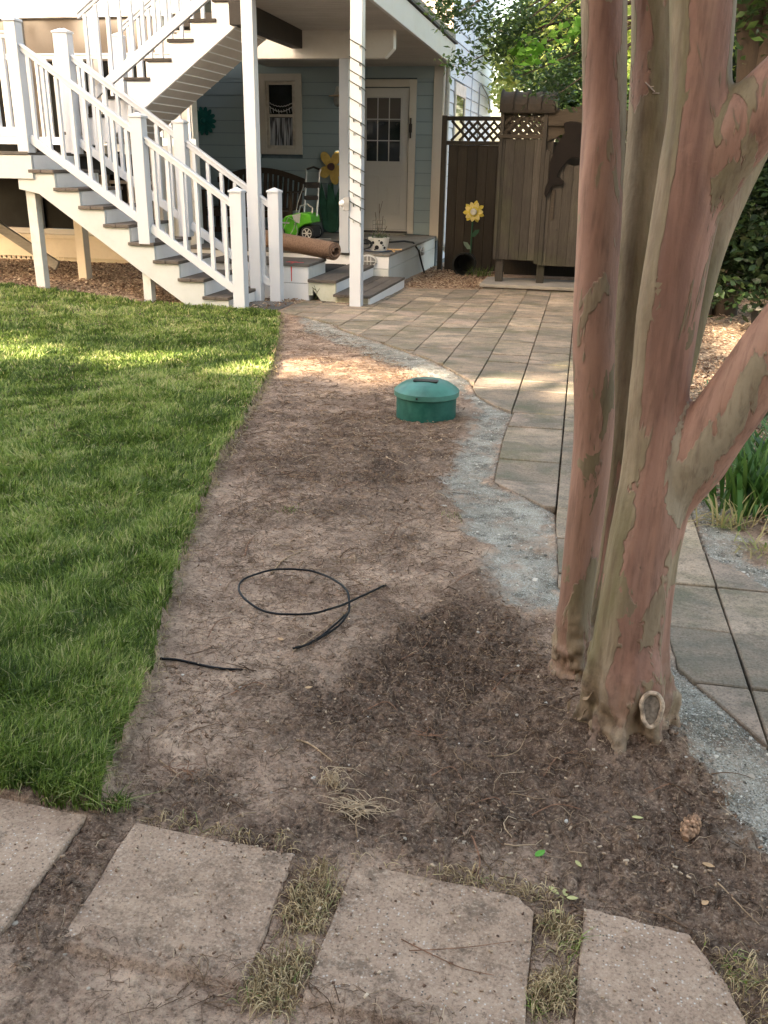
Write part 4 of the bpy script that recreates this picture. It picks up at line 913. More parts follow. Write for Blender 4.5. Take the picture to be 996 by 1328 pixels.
# ================================================================== FENCE AND OUTDOOR SHOWER
fence = thing('wooden_fence', 'dark board fence with a lattice top between the house corner and the shower stall', 'fence', (-1.8, 13.6, -.3))
F0 = -2.17; k = 0; a = F0
while a < 4.6:
    b_ = MB(); b_.box(a+.002, a+.135, 13.60+rng.uniform(0, .006), 13.625, -.33, 1.42); b_.build('fence_board', FENCEW, fence, .002); a += .138
for z0_, z1_ in ((1.421, 1.475), (1.735, 1.79)): box('rail', FENCEW, fence, F0-.03, 4.6, 13.585, 13.635, z0_, z1_, .002)
box('post', FENCEW, fence, F0-.10, F0-.032, 13.57, 13.64, -.33, 1.80, .002)
box('backing', FENCEW, fence, F0, 4.6, 13.628, 13.64, -.33, 1.42)
mb = MB()
for k in range(60):
    a0 = F0-.2+k*.115
    for d_, y_ in ((1, 13.600), (-1, 13.614)):
        p0, p1 = (a0, a0+.26) if d_ > 0 else (a0+.26, a0)
        if min(p0, p1) < F0-.02: continue
        mb.bar((p0, y_, 1.476), (p1, y_, 1.734), .009, .034)
mb.build('lattice', FENCEW, fence)

sh = thing('outdoor_shower', 'weathered cedar outdoor shower stall with lattice top and arched roof', 'shower stall', (-.6, 12, -.2))
SB = 11.60
for z_, y0_, y1_ in ((0, SB-.28, SB-.14), (0, SB-.136, SB+.0), (0, SB+.004, SB+.14), (0, SB+.144, SB+.28), (0, SB+.284, SB+.5)): box('floor_board', GREYW, sh, -1.36, .95, y0_, y1_, -.225, -.185, .003)
for a_ in (-1.165, -.66, .62):
    box('post', CEDAR, sh, a_-.045, a_+.045, SB+.02, SB+.10, -.184, 1.76 if a_ < 0 else 1.9, .003)
e = [-1.24, -1.175, -1.06, -.935, -.83, -.745, -.70]
for i in range(6): box('plank', CEDAR, sh, e[i]+.0015, e[i+1]-.0015, SB-.02+rng.uniform(0, .004), SB+.015, .085+rng.uniform(-.005, .004), 1.455, .002)
box('stile', CEDAR, sh, -1.245, -1.205, SB-.040, SB-.0215, .09, 1.46, .002); box('stile', CEDAR, sh, -.745, -.70, SB-.040, SB-.0215, .05, 1.76, .002)
box('rail', CEDARX, sh, -1.245, -.70, SB-.038, SB+.014, 1.461, 1.505, .002); box('rail', CEDARX, sh, -1.20, -.747, SB-.036, SB+.014, 1.725, 1.77, .002)
box('stile', CEDAR, sh, -1.245, -1.203, SB-.036, SB+.014, 1.507, 1.77, .002)
mb = MB()
for k in range(-3, 8):
    for d_ in (1, -1):
        z0_, z1_ = 1.506, 1.724; a0 = -1.2+k*.113; a1 = a0+(z1_-z0_)*1.05
        if d_ < 0: a0, a1 = a1, a0
        # clip to the panel
        p = np.array([a0, z0_]); q = np.array([a1, z1_]); lo, hi = -1.200, -.748
        tt = [0., 1.]; dx_ = q[0]-p[0]
        ts = sorted([(lo-p[0])/dx_, (hi-p[0])/dx_]); t0_, t1_ = max(0, ts[0]), min(1, ts[1])
        if t1_-t0_ < .05: continue
        A_ = p+(q-p)*t0_; B_ = p+(q-p)*t1_; y_ = SB-.012+(0 if d_ > 0 else .011)
        mb.bar((A_[0], y_, A_[1]), (B_[0], y_, B_[1]), .009, .034)
mb.build('lattice', CEDARX, sh)
# arched slatted roof
RD = .74; nseg = 14
for k in range(4):
    a0 = -1.26+k*.16; a1 = a0+.155
    mb = MB(); V = []; Fq = []
    for i in range(nseg+1):
        t_ = math.pi*i/nseg; y_ = SB-.07+RD/2-RD/2*math.cos(t_); z_ = 1.765+.22*math.sin(t_)**.8
        for (a_, dz) in ((a0, .028), (a0+.02, .0), (a0+.08, -.008), (a1-.02, .0), (a1, .026)): V.append((a_, y_, z_+dz))
        for (a_, dz) in ((a1, -.03), (a0, -.03)): V.append((a_, y_, z_+dz))
    for i in range(nseg):
        for j in range(7): Fq.append((i*7+j, i*7+(j+1) % 7, (i+1)*7+(j+1) % 7, (i+1)*7+j))
    mb.add(V, Fq+[tuple(range(6, -1, -1)), tuple(range(nseg*7, nseg*7+7))]); mb.build('roof_panel', m_wood('roof_bark', (.018, .015, .012), (.042, .035, .028), 'z') if k == 0 else bpy.data.materials['roof_bark'], sh)
mb = MB(); mb.prism([(-.615, SB-.07+RD/2-RD/2*math.cos(math.pi*i/12), 1.76+.21*math.sin(math.pi*i/12)**.8) for i in range(13)], (.015, 0, 0)); mb.build('gable', bpy.data.materials['roof_bark'], sh)
# header with a scalloped crest, and planked door with a swept top
box('header', CEDARX, sh, -.695, .66, SB-.03, SB+.015, 1.60, 1.77, .003)
mb = MB(); mb.prism([(-.55, SB-.02, 1.772), (-.45, SB-.02, 1.80), (-.36, SB-.02, 1.80), (-.28, SB-.02, 1.86), (-.2, SB-.02, 1.80), (-.08, SB-.02, 1.80), (.0, SB-.02, 1.772)], (0, .025, 0)); mb.build('crest', CEDARX, sh)
mb = MB(); mb.prism([(-.695, SB+.0, 1.598), (-.35, SB+.0, 1.598), (-.42, SB+.0, 1.55), (-.55, SB+.0, 1.50), (-.695, SB+.0, 1.43)], (0, .02, 0)); mb.build('bracket', CEDARX, sh)
e = [-.690, -.60, -.47, -.36, -.22, -.10, .03, .16, .30, .43, .57]
swp = [1.36, 1.27, 1.20, 1.17, 1.19, 1.24, 1.32, 1.38, 1.42, 1.42, 1.42]
for i in range(10):
    y_ = SB-.02+rng.uniform(0, .004); zb = .03+rng.uniform(-.006, .006); mb = MB()
    mb.prism([(e[i]+.0015, y_, zb), (e[i+1]-.0015, y_, zb), (e[i+1]-.0015, y_, swp[i+1]), (e[i]+.0015, y_, swp[i])], (0, .022, 0)); mb.build('door_plank', CEDAR, sh, .002)
box('door_stile', CEDAR, sh, -.698, -.645, SB-.038, SB-.0215, .03, 1.33, .002); box('handle', CEDARX, sh, -.585, -.55, SB-.042, SB-.0215, .56, .90, .004)
for a_, z_ in ((-1.02, 1.30), (-.97, 1.16), (-.95, 1.22), (-.965, .72), (-.50, .45), (-.36, 1.02)): MB().lathe([(0, 0), (.013, 0), (.013, -.003), (0, -.004)], (a_, SB-.021, z_), 10, 'y').build('knot', BLACKW, sh)
box('back_wall', FENCEW, sh, -1.2, .9, SB+1.0, SB+1.03, -.2, 1.45)
box('side_wall', CEDAR, sh, -1.235, -1.21, SB+.02, SB+.998, .1, 1.45)
# dolphin cut-out hung on the door
DP = [(700,311),(716,296),(760,285),(840,290),(930,330),(985,400),(1010,470),(985,490),(930,500),(890,560),(860,640),(770,650),(735,680),(700,720),(660,770),(634,835),(660,850),(700,880),(690,915),(640,918),(590,925),(560,975),(520,1045),(503,1005),(520,930),(548,880),(556,780),(562,690),(600,580),(660,470),(708,400)]
mb = MB(); mb.prism([onb(640+x/7.66, 120+y/7.66, SB-.065) for x, y in DP], (0, .018, 0))
tag(mb.build('dolphin_cutout', m_flat('dark_brown_paint', (.008, .006, .0055), .85), None, .003), 'dark brown dolphin silhouette hanging on the shower door', 'cut-out')

# yellow metal flower against the fence
fl = thing('garden_flower', 'yellow metal sunflower on a stem against the dark fence, above the black barrel', 'garden ornament', (-1.73, 13.3, -.3))
YEL = m_flat('yellow_paint', (.62, .50, .08), .5); YEL2 = m_flat('pale_yellow_paint', (.72, .60, .22), .5); GRN = m_flat('dark_green_paint', (.03, .09, .05), .5)
fc = (-1.73, 13.27, .555)
for k in range(14):
    a = 2*math.pi*k/14+.1*(k % 3); ln = .155 if k % 2 else .135; w_ = .032
    c_, s_ = math.cos(a), math.sin(a); mb = MB(); y_ = 0 if k % 2 else .01
    mb.prism([(fc[0]+c_*r-s_*q, fc[1]+y_+.03*(r/.15)**2*(1 if k % 2 else -.4), fc[2]+s_*r+c_*q) for r, q in ((.03, -.02), (ln*.6, -w_), (ln*.85, -w_*.7), (ln, 0), (ln*.85, w_*.7), (ln*.6, w_), (.03, .02))], (0, .006, 0)); mb.build('petal', YEL if k % 2 else YEL2, fl)
MB().lathe([(0, 0), (.046, 0), (.04, -.015), (0, -.024)], (fc[0], fc[1]-.005, fc[2]), 16, 'y').build('flower_centre', m_flat('cream_paint', (.62, .60, .52)), fl, smooth=True)
MB().tube([(fc[0]-.01, fc[1]+.03, fc[2]-.03), (fc[0]-.02, fc[1]+.04, .1), (fc[0]-.03, fc[1]+.04, -.3)], .011, 6).build('stem', GRN, fl, smooth=True)
for sx, zz_ in ((-1, .05), (1, .22)):
    mb = MB(); mb.prism([(fc[0]-.02+sx*q, fc[1]+.03, zz_+r) for q, r in ((0, 0), (.05, .0), (.10, .06), (.11, .10), (.05, .09), (.01, .04))], (0, .005, 0)); mb.build('leaf', GRN if sx > 0 else m_flat('faded_green', (.16, .22, .17)), fl)
# black barrel planter lying with its mouth to the front
br = thing('barrel_planter', 'black barrel shaped pot lying on its side at the foot of the fence', 'pot', (-1.78, 12.9, -.3))
BK = m_flat('black_plastic', (.018, .020, .020), .4)
MB().lathe([(.135, .3), (.152, .1), (.150, .0), (.163, -.005), (.163, -.03), (.140, -.03), (.138, .0), (.13, .12), (.12, .28), (0, .285)], (-1.78, 12.9, -.125), 32, 'y').build('body', BK, br, smooth=True)
X = -1.52+rng.normal(size=90)*.09; Y = 12.80+rng.normal(size=90)*.06
tag(blades('grass_clump', X, Y, rng.uniform(.10, .22, 90), np.full(90, .007), .5, m=GRASS, rcol=rng.uniform(0, .35, 90)), 'dark grass leaves in front of the black pot', 'plant')

# ================================================================== PORCH THINGS
# wooden yellow flower leaning on the wall
wf = thing('wooden_flower', 'large yellow wooden flower with long green leaves leaning on the blue porch wall', 'garden ornament', (-4.08, 14.3, ZT))
WY = m_flat('mustard_paint', (.50, .36, .10), .6); WG = m_flat('deep_green_paint', (.035, .11, .07), .6, var=.25, scale=4); y_ = 14.28
def blobp(cx, cz, pts, y, th, m, par, nm, b=.004):
    mb = MB(); mb.prism([(cx+p_, y, cz+q) for p_, q in pts], (0, th, 0)); return mb.build(nm, m, par, b)
def petal(L, W, ang, n=14):
    P = []
    for i in range(n):
        t_ = 2*math.pi*i/n; r = L/2+L/2*math.cos(t_); q = W/2*math.sin(t_)*(.75+.35*r/L); P.append((r*math.cos(ang)-q*math.sin(ang), r*math.sin(ang)+q*math.cos(ang)))
    return P
fcx, fcz = -4.078, 1.105
for k, (ang, L, W) in enumerate(((125, .25, .15), (57, .25, .15), (218, .22, .17), (330, .20, .17), (287, .27, .14))): blobp(fcx, fcz, petal(L, W, R_(ang)), y_+.002*k, .016, WY, wf, 'petal')
blobp(fcx, fcz, petal(.12, .12, 0), y_-.012, .012, m_flat('brown_paint', (.09, .05, .05)), wf, 'flower_centre') and None
bpy.data.objects['flower_centre.001'].location.x -= .06
blobp(fcx+.015, .14, [(-.02, 0), (.02, 0), (.015, .8), (-.015, .8)], y_+.02, .016, WG, wf, 'stem')
for pts in ([(-.04, .0), (.0, .05), (-.02, .35), (-.10, .5), (-.17, .74), (-.21, .6), (-.19, .3), (-.13, .05)], [(.02, .0), (.09, .03), (.17, .25), (.22, .50), (.20, .62), (.13, .45), (.06, .3)], [(-.05, 0), (.06, 0), (.08, .35), (.03, .62), (-.06, .72), (-.09, .35)], [(.0, 0), (.10, .05), (.13, .4), (.12, .68), (.05, .5), (.02, .3)]):
    blobp(fcx+.01, .145, pts, y_+.01*rng.random(), .012, WG, wf, 'leaf')
# green metal flower on the wall
gf = thing('wall_ornament', 'teal metal flower ornament on the wall just right of the porch post', 'wall ornament', (-6.1, BW-.05, 1.7)); TG = m_flat('teal_metal', (.02, .13, .12), .4, .4)
gc = onb(264, 157, BW-.05)
for k in range(14): blobp(gc[0], gc[2], petal(.21, .075, 2*math.pi*k/14), BW-.05+.004*(k % 2), .008, TG, gf, 'petal', 0)
MB().lathe([(0, 0), (.05, 0), (.04, -.02), (0, -.03)], (gc[0], BW-.055, gc[2]), 14, 'y').build('flower_centre', TG, gf, smooth=True)
# glider bench
bn = thing('garden_bench', 'dark slatted wooden bench with an arched back on the porch under the window', 'bench', (-5.0, 13.7, ZT))
BW2 = m_wood('bench_wood', (.05, .036, .028), (.085, .062, .046), 'z', var=.3)
b0x, b1x, bb = -5.75, -4.36, 13.75
arch = lambda x: .93+.15*math.sin(math.pi*np.clip((x-b0x)/(b1x-b0x), 0, 1))
for k in range(17):
    x = b0x+.06+k*(b1x-b0x-.12)/16; mb = MB(); mb.hexa([(x-.027, bb+.0, .52), (x+.027, bb+.0, .52), (x+.027, bb+.018, .52), (x-.027, bb+.018, .52), (x-.027, bb+.10, arch(x)-.06), (x+.027, bb+.10, arch(x)-.06), (x+.027, bb+.118, arch(x)-.06), (x-.027, bb+.118, arch(x)-.06)]); mb.build('back_slat', BW2, bn, .003)
mb = MB(); P_ = [(b0x+(b1x-b0x)*i/16, bb+.085, arch(b0x+(b1x-b0x)*i/16)-.08) for i in range(17)]+[(b0x+(b1x-b0x)*i/16, bb+.085, arch(b0x+(b1x-b0x)*i/16)) for i in range(16, -1, -1)]; mb.prism(P_, (0, .045, 0)); mb.build('back_rail', BW2, bn, .004)
for k in range(7): box('seat_slat', BW2, bn, b0x, b1x, 13.2+k*.08, 13.27+k*.08, .50, .52, .004)
for x in (b0x, b1x-.05): 
    box('leg', BW2, bn, x, x+.05, 13.2, 13.25, ZT, .5, .003); box('leg', BW2, bn, x, x+.05, 13.7, 13.75, ZT, .5, .003)
    box('armrest', BW2, bn, x-.02, x+.07, 13.15, 13.75, .74, .765, .006); box('arm_support', BW2, bn, x, x+.05, 13.2, 13.25, .521, .739, .003)
box('apron', BW2, bn, b0x+.051, b1x-.051, 13.21, 13.235, .40, .495, .003); box('sled', BW2, bn, b0x, b1x, 13.42, 13.5, ZT+.02, ZT+.09, .005)
# green mower
mw = thing('lawn_mower', 'bright green electric lawn mower with upright folded handle on the porch', 'lawn mower', (-4.2, 13.0, ZT))
LG = m_flat('lime_green_plastic', (.10, .42, .03), .35, var=.08); DK = m_flat('dark_plastic', (.02, .02, .022), .45); WP = m_flat('pale_grey_plastic', (.5, .52, .52), .4)
mb = MB(); mb.prism([(-4.46, 12.72, .20), (-4.44, 12.72, .30), (-4.30, 12.72, .45), (-4.12, 12.72, .50), (-3.97, 12.72, .50), (-3.92, 12.72, .46), (-3.91, 12.72, .37), (-4.02, 12.72, .35), (-4.10, 12.72, .30), (-4.14, 12.72, .20)], (0, .42, 0)); mb.build('body', LG, mw, .018)
mb = MB(); mb.prism([(-4.20, 12.71, .47), (-4.07, 12.71, .50), (-4.09, 12.71, .36), (-4.16, 12.71, .38)], (0, .44, 0)); mb.build('motor_cover', WP, mw, .006)
box('badge', WP, mw, -4.36, -4.24, 12.711, 12.719, .355, .375)
MB().box(-4.44, -3.9, 12.78, 13.1, .17, .33).build('deck', DK, mw, .02)
for x, y in ((-3.975, 12.70), (-3.975, 13.16), (-4.40, 12.70), (-4.40, 13.16)):
    wh = MB().lathe([(.0, .028), (.085, .028), (.093, .014), (.093, -.014), (.085, -.028), (.072, -.028), (.068, -.012), (0, -.012)], (x, y, ZT+.094), 24, 'y').build('wheel', DK, mw, smooth=True)
    mb = MB(); mb.lathe([(0, 0), (.02, 0), (.02, -.012), (0, -.014)], (x, y-.014, ZT+.094), 12, 'y')
    for k in range(6):
        a = k*math.pi/3; mb.bar((x+.016*math.cos(a), y-.02, ZT+.094+.016*math.sin(a)), (x+.068*math.cos(a), y-.02, ZT+.094+.068*math.sin(a)), .008, .014)
    mb.tube([(x+.068*math.cos(q), y-.02, ZT+.094+.068*math.sin(q)) for q in np.linspace(0, 2*math.pi, 21)], .007, 5, False); mb.build('rim', WP, wh)
for x in (-4.12, -3.93):
    MB().tube([(x, 13.0, .44), (x, 13.06, .62), (x, 13.16, 1.02), (x+.015*(1 if x > -4 else -1), 13.18, 1.07)], .013, 8).build('handle_tube', m_flat('steel_tube', (.5, .5, .5), .3, .8), mw, smooth=True)
MB().box(-4.14, -3.91, 13.10, 13.16, .82, .90).box(-4.13, -3.92, 13.06, 13.12, .66, .72).build('crossbar', DK, mw, .006)
MB().tube([(-4.12, 13.18, 1.07), (-4.02, 13.19, 1.10), (-3.93, 13.18, 1.07)], .016, 8).build('grip', DK, mw, smooth=True)
MB().tube([(-4.16, 12.9, .48), (-4.15, 12.95, .58), (-4.05, 12.97, .61), (-3.97, 12.95, .56), (-3.96, 12.9, .49)], .011, 6).build('carry_handle', WP, mw, smooth=True)
mb = MB(); mb.tube([(-4.13, 13.05, .85), (-4.18, 12.9, .60), (-4.16, 12.68, .30), (-4.22, 12.66, .20), (-4.30, 12.66, .16), (-4.32, 12.68, .28), (-4.24, 12.68, .44), (-4.14, 12.67, .40), (-4.10, 12.66, .25), (-4.14, 12.64, .16)], .006, 5); mb.build('cord', m_flat('pale_cord', (.35, .36, .34)), mw, smooth=True)
mb = MB(); mb.tube([(-4.10, 12.64, .152), (-3.9, 12.6, .16), (-3.75, 12.66, .17), (-3.66, 12.8, .16), (-3.72, 12.95, .155)], .006, 5); tag(mb.build('extension_cord', m_flat('pale_cord2', (.4, .4, .38)), None, smooth=True), 'pale cord trailing on the porch floor right of the mower', 'cord')
# rolled rug on the box step
RP0, RP1 = np.array([-3.95, 10.75, .315]), np.array([-2.775, 9.93, .255])
RUG = NT('brown_rug_backing'); RUG.base(RUG.mix(RUG.ramp(RUG.noise(60, 4), [(.4, 0.), (.65, 1.)]), (.26, .17, .115), (.16, .10, .07))); RUG.rough(.95); RUG.bump(RUG.noise(150, 3), .5, .003); RUG = RUG.m
ax = (RP1-RP0)/np.linalg.norm(RP1-RP0); s1 = np.cross(ax, ZZ); s1 /= np.linalg.norm(s1); s2 = np.cross(s1, ax); mb = MB(); ns = 90; V = []; Fq = []
for j, tt in enumerate((0, .5, 1.)):
    for i in range(ns):
        t_ = 2*math.pi*2.9*i/(ns-1); r = .036+.055*i/(ns-1)
        for dr in (0, .0125):
            off = s1*math.cos(t_)*(r+dr)+s2*math.sin(t_)*(r+dr); V.append(RP0+(RP1-RP0)*tt+off-ax*(.05*i/(ns-1)*(tt == 1)*-1)*-1)
for j in range(2):
    for i in range(ns-1):
        q = (j*ns+i)*2; u = ((j+1)*ns+i)*2; Fq += [(q, q+2, u+2, u), (q+1, u+1, u+3, q+3)]
for j in (0, 2):
    for i in range(ns-1):
        q = (j*ns+i)*2; Fq.append((q, q+1, q+3, q+2) if j == 0 else (q, q+2, q+3, q+1))
mb.add(V, Fq); o = mb.build('rolled_rug', RUG, None, smooth=False); tag(o, 'rolled up brown rug lying across the steps at the porch edge', 'rug')
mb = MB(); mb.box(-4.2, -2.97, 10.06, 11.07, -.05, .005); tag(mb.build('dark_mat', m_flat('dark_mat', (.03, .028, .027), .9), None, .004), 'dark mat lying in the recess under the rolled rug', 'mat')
# coiled black tube behind the rug end
mb = MB(); mb.tube([(-2.86+.15*math.cos(q), 11.3, .21+.03*q/9+.06*math.sin(q)+.0) for q in np.linspace(0, 9, 50)], .010, 6); tag(mb.build('black_tubing', BK, None, smooth=True), 'loose coil of black tubing on the porch floor behind the rug end', 'hose')
mb = MB(); mb.tube([(-4.6, 12.2, .155), (-4.1, 12.35, .16), (-3.7, 12.2, .16), (-3.4, 12.45, .16), (-3.05, 12.3, .16), (-2.8, 12.6, .16), (-2.6, 12.75, .17), (-2.47, 12.72, .16), (-2.40, 12.78, .05), (-2.38, 12.95, -.15), (-2.36, 13.1, -.30)], .014, 6)
tag(mb.build('garden_hose', BK, None, smooth=True), 'black garden hose across the porch floor, falling over its right edge', 'hose')
mb = MB(); mb.lathe([(0, 0), (.05, .0), (.055, .02), (.04, .05), (.02, .08), (0, .09)], (-2.98, 11.75, ZT), 10); tag(mb.build('clay_ornament', m_flat('terracotta', (.35, .12, .05)), None, smooth=True), 'small orange brown ornament on the porch floor behind the column', 'ornament')
# planter with dots
pt_ = thing('dotted_pot', 'white flower pot with black dots and a wire cage on the porch corner', 'flower pot', (-2.65, 11.5, ZT)); pc = np.array([-2.65, 11.42, ZT+.012])
PW = m_flat('cream_ceramic', (.66, .65, .60), .25, var=.04); PBK = m_flat('black_dots', (.02, .02, .022), .3)
MB().lathe([(0, 0), (.10, 0), (.112, .02), (.132, .145), (.136, .155), (.128, .157), (.12, .14), (0, .135)], pc, 32).build('pot', PW, pt_, smooth=True)
for k, (ph, zz_, rr_) in enumerate(((-110, .10, .018), (-88, .045, .026), (-62, .10, .020), (-40, .04, .016), (-135, .05, .018), (-150, .11, .016), (-75, .125, .010), (-100, .02, .010), (-118, .075, .008), (-52, .07, .009))):
    a = R_(ph); rr0 = .112+(.132-.112)*zz_/.145; c_ = pc+np.array([math.cos(a)*rr0, math.sin(a)*rr0, zz_]); nn_ = np.array([math.cos(a), math.sin(a), -.15]); sd_ = np.array([-math.sin(a), math.cos(a), 0]); up_ = np.cross(nn_, sd_)
    mb = MB(); mb.prism([c_+nn_*.0+sd_*rr_*math.cos(q)+up_*rr_*math.sin(q) for q in np.linspace(0, 2*math.pi, 13)[:-1]], nn_*.003); mb.build('dot', PBK, pt_)
MB().lathe([(0, 0), (.15, 0), (.17, .012), (.15, .012), (0, .006)], (pc[0], pc[1], ZT), 28).build('saucer', m_flat('blue_grey_saucer', (.10, .13, .2), .4), pt_, smooth=True)
q0_ = .062; WIRE = m_flat('grey_wire', (.12, .13, .12), .5)
def wire(p, q): MB().bar(p, q, .0045, .0045).build('wire', WIRE, pt_)
for k in range(5):
    for j in (-1, 1): wire((pc[0]-q0_+k*q0_/2, pc[1]+j*q0_, pc[2]+.12), (pc[0]-q0_+k*q0_/2, pc[1]+j*q0_, pc[2]+.36))
    for j in (-1, 1): wire((pc[0]-q0_, pc[1]+j*(q0_+.004), pc[2]+.16+k*.05), (pc[0]+q0_, pc[1]+j*(q0_+.004), pc[2]+.16+k*.05))
mb = MB()
for dx_, dz_, h_ in ((-.05, .0, .30), (.0, .02, .40), (.05, .0, .26), (.1, .02, .14), (-.02, .0, .2)): mb.tube([pc+(dx_*.3, 0, .13), pc+(dx_*.6, .01, .13+h_*.6), pc+(dx_, 0, .15+h_)], .004, 5)
mb.tube([pc+(.0, .01, .43), pc+(.04, .0, .58)], .003, 4); mb.build('bare_stem', m_flat('stem_brown', (.10, .075, .05)), pt_)
leafmesh('foliage', pc+np.array([0, 0, .16])+rng.normal(size=(160, 3))*[.05, .05, .02], .03, m_leaf('pot_leaf', (.02, .05, .015), (.04, .09, .02), (.10, .14, .05)), pt_, stuff=True)
st2 = MB(); st2.bar((-2.50, 11.52, .16), (-2.42, 11.28, .155), .018, .018).bar((-2.55, 11.40, .17), (-2.36, 11.44, .17), .016, .016); tag(st2.build('wooden_stakes', m_flat('fresh_wood', (.5, .34, .18)), None), 'two short fresh wood sticks on the porch edge beside the dotted pot', 'sticks')
# bulkhead lamps on the porch skirt
def bulk(c, nrm, label):
    t = thing('bulkhead_light', label, 'lamp', c, 'caged lights on the porch skirt'); nrm = np.array(nrm, float); c = np.array(c, float); sd_ = np.cross(ZZ, nrm); 
    def ring(r1_, r2_, d0, d1, nm, m): 
        mb = MB(); mb.prism([c+sd_*r1_*math.cos(q)+ZZ*r2_*math.sin(q)+nrm*d0 for q in np.linspace(0, 2*math.pi, 25)[:-1]], nrm*(d1-d0)); return mb.build(nm, m, t, .004)
    ring(.115, .075, .001, .02, 'base', m_flat('lamp_white', (.62, .62, .60)) if 'lamp_white' not in bpy.data.materials else bpy.data.materials['lamp_white'])
    ring(.092, .055, .0205, .06, 'lens', CLR)
    mb = MB(); mb.tube([c+sd_*.10*math.cos(q)+ZZ*.062*math.sin(q)+nrm*.045 for q in np.linspace(0, 2*math.pi, 25)], .006, 5, False)
    for k in (-.045, 0, .045): mb.tube([c+sd_*k+ZZ*-.06+nrm*.03, c+sd_*k+ZZ*-.05+nrm*.068, c+sd_*k+ZZ*.05+nrm*.068, c+sd_*k+ZZ*.06+nrm*.03], .005, 5)
    mb.tube([c+sd_*-.1+nrm*.03, c+sd_*-.08+nrm*.074, c+sd_*.08+nrm*.074, c+sd_*.1+nrm*.03], .005, 5)
    mb.build('cage', bpy.data.materials['lamp_white'], t, smooth=True)
bulk((-2.70, DB-.002, .055), (0, -1, 0), 'oval caged light on the porch skirt facing the patio, beside the column')
bulk((DR+.002, 13.05, .02), (1, 0, 0), 'round looking caged light on the right side of the porch skirt')
# outdoor socket and lamp on the rear column
ob = thing('floodlight_box', 'grey box with a small white bulb guard on the thin rear column', 'light fitting', (-2.5, 9.1, .75)); c0 = onb(450, 264, 9.06)
MB().box(c0[0]-.03, c0[0]+.025, c0[1]-.02, c0[1]+.04, c0[2]-.065, c0[2]+.06).build('box', m_flat('box_grey', (.36, .36, .35)), ob, .004)
MB().lathe([(0, -.035), (.02, -.03), (.022, -.02), (.034, -.01), (.034, .0), (.026, .02), (0, .022)], (c0[0]-.045, c0[1], c0[2]), 10, 'x').build('bulb_guard', WHITE, ob, smooth=True)
# string lights wound round the front column
sg = thing('string_lights', 'dark string lights wound round the front right white column', 'string lights', (-2.345, 9.13, 1))
cx, cy, hw_ = -2.345, 9.13, .064; pts = []
zts = [onb(465, y, 9.07)[2] for y in (55, 78, 95, 109, 131, 155, 172, 197, 216, 234, 252, 265, 286)]
for i, z_ in enumerate(zts):
    nz = zts[i+1] if i+1 < len(zts) else z_-.2
    pts += [(cx-hw_, cy-hw_, z_+.03), (cx+hw_, cy-hw_, z_-.035), (cx+hw_, cy+hw_, z_-.05), (cx-hw_, cy+hw_, nz+.05)]
zend = len(pts)-2; CBL = m_flat('dark_cable', (.05, .06, .05), .5)
MB().tube(pts[:zend], .0045, 5).build('cable', CBL, sg)
for i, z_ in enumerate(zts):
    for u in (.35, .9) if i > 4 else (.8,):
        x = cx-hw_+2*hw_*u; zz_ = z_+.03-.065*u; MB().tube([(x, cy-hw_-.004, zz_), (x+.004, cy-hw_-.010, zz_-.03)], .0055, 5).build('bulb', CBL if i % 2 else m_flat('bulb_glass', (.3, .33, .3), .2), sg)
# stray leaf in the web of a step: little dead weed on the stringer
tag(MB().tube([(-2.86, 9.392, -.20), (-2.84, 9.388, -.12), (-2.87, 9.385, -.05)], .003, 4).tube([(-2.845, 9.388, -.13), (-2.81, 9.385, -.08)], .003, 4).tube([(-2.85, 9.388, -.10), (-2.89, 9.386, -.07)], .004, 4).build('dry_weed', m_flat('weed_olive', (.10, .12, .05)), None), 'small dark weed growing up the white side of the middle step', 'weed')
# blue bin behind the last newel
tag(MB().lathe([(0, 0), (.16, 0), (.18, .26), (.185, .27), (0, .27)], (-3.50, 9.75, -.20), 24).build('blue_bin', m_flat('navy_plastic', (.015, .06, .12), .4), None, smooth=True), 'dark blue tub behind the far newel post at the foot of the stairs', 'tub')

# ================================================================== ON THE SOIL
VC = np.array([-.81, 4.66]); vz = float(zg(*VC)); 
vb = thing('valve_cover', 'round dark green plastic riser with a domed lid standing in the bare soil', 'valve cover', (VC[0], VC[1], vz)); VR = .166
GP = NT('green_plastic'); GP.base(GP.mix(GP.ramp(GP.noise(14, 5, .65), [(.4, 0.), (.72, 1.)]), (.008, .075, .058), (.028, .125, .098))); GP.rough(.5); spec(GP, .3); GP.bump(GP.noise(120, 3), .1, .002); GP = GP.m
MB().lathe([(0, -.06), (VR*.955, -.06), (VR*.955, .125), (0, .125)], (VC[0], VC[1], vz), 64).build('riser', GP, vb, .002, smooth=False)
GP2 = m_flat('skylit_green_plastic', (.06, .19, .155), .38, var=.18, scale=9); spec_ = GP2.node_tree.nodes['Principled BSDF'].inputs['Specular IOR Level']; spec_.default_value = .5  # lid colour lightened to stand for the sky reflected on its top
lid = MB().lathe([(VR*.90, .118), (VR+.003, .118), (VR+.006, .121), (VR+.006, .146), (VR+.002, .150), (VR*.9, .166), (VR*.74, .182), (VR*.56, .193), (VR*.36, .200), (VR*.16, .203), (0, .2035)], (VC[0], VC[1], vz), 64).build('lid', GP2, vb, smooth=True)
for m_ in (bpy.data.objects['riser'],):
    pass
mb = MB(); mb.prism([(VC[0]+.058*x, VC[1]-.035+.026*y, vz+.1955) for x, y in ((-1.1, -.7), (-1, -1), (1, -1), (1.1, -.7), (1.1, .7), (1, 1), (-1, 1), (-1.1, .7))], (0, 0, .0085)); mb.build('slot', BK, lid)
MB().lathe([(0, 0), (.006, 0), (.006, -.004), (0, -.005)], (VC[0]-.02, VC[1]-VR-.006, vz+.134), 10, 'y').build('screw', BK, lid)
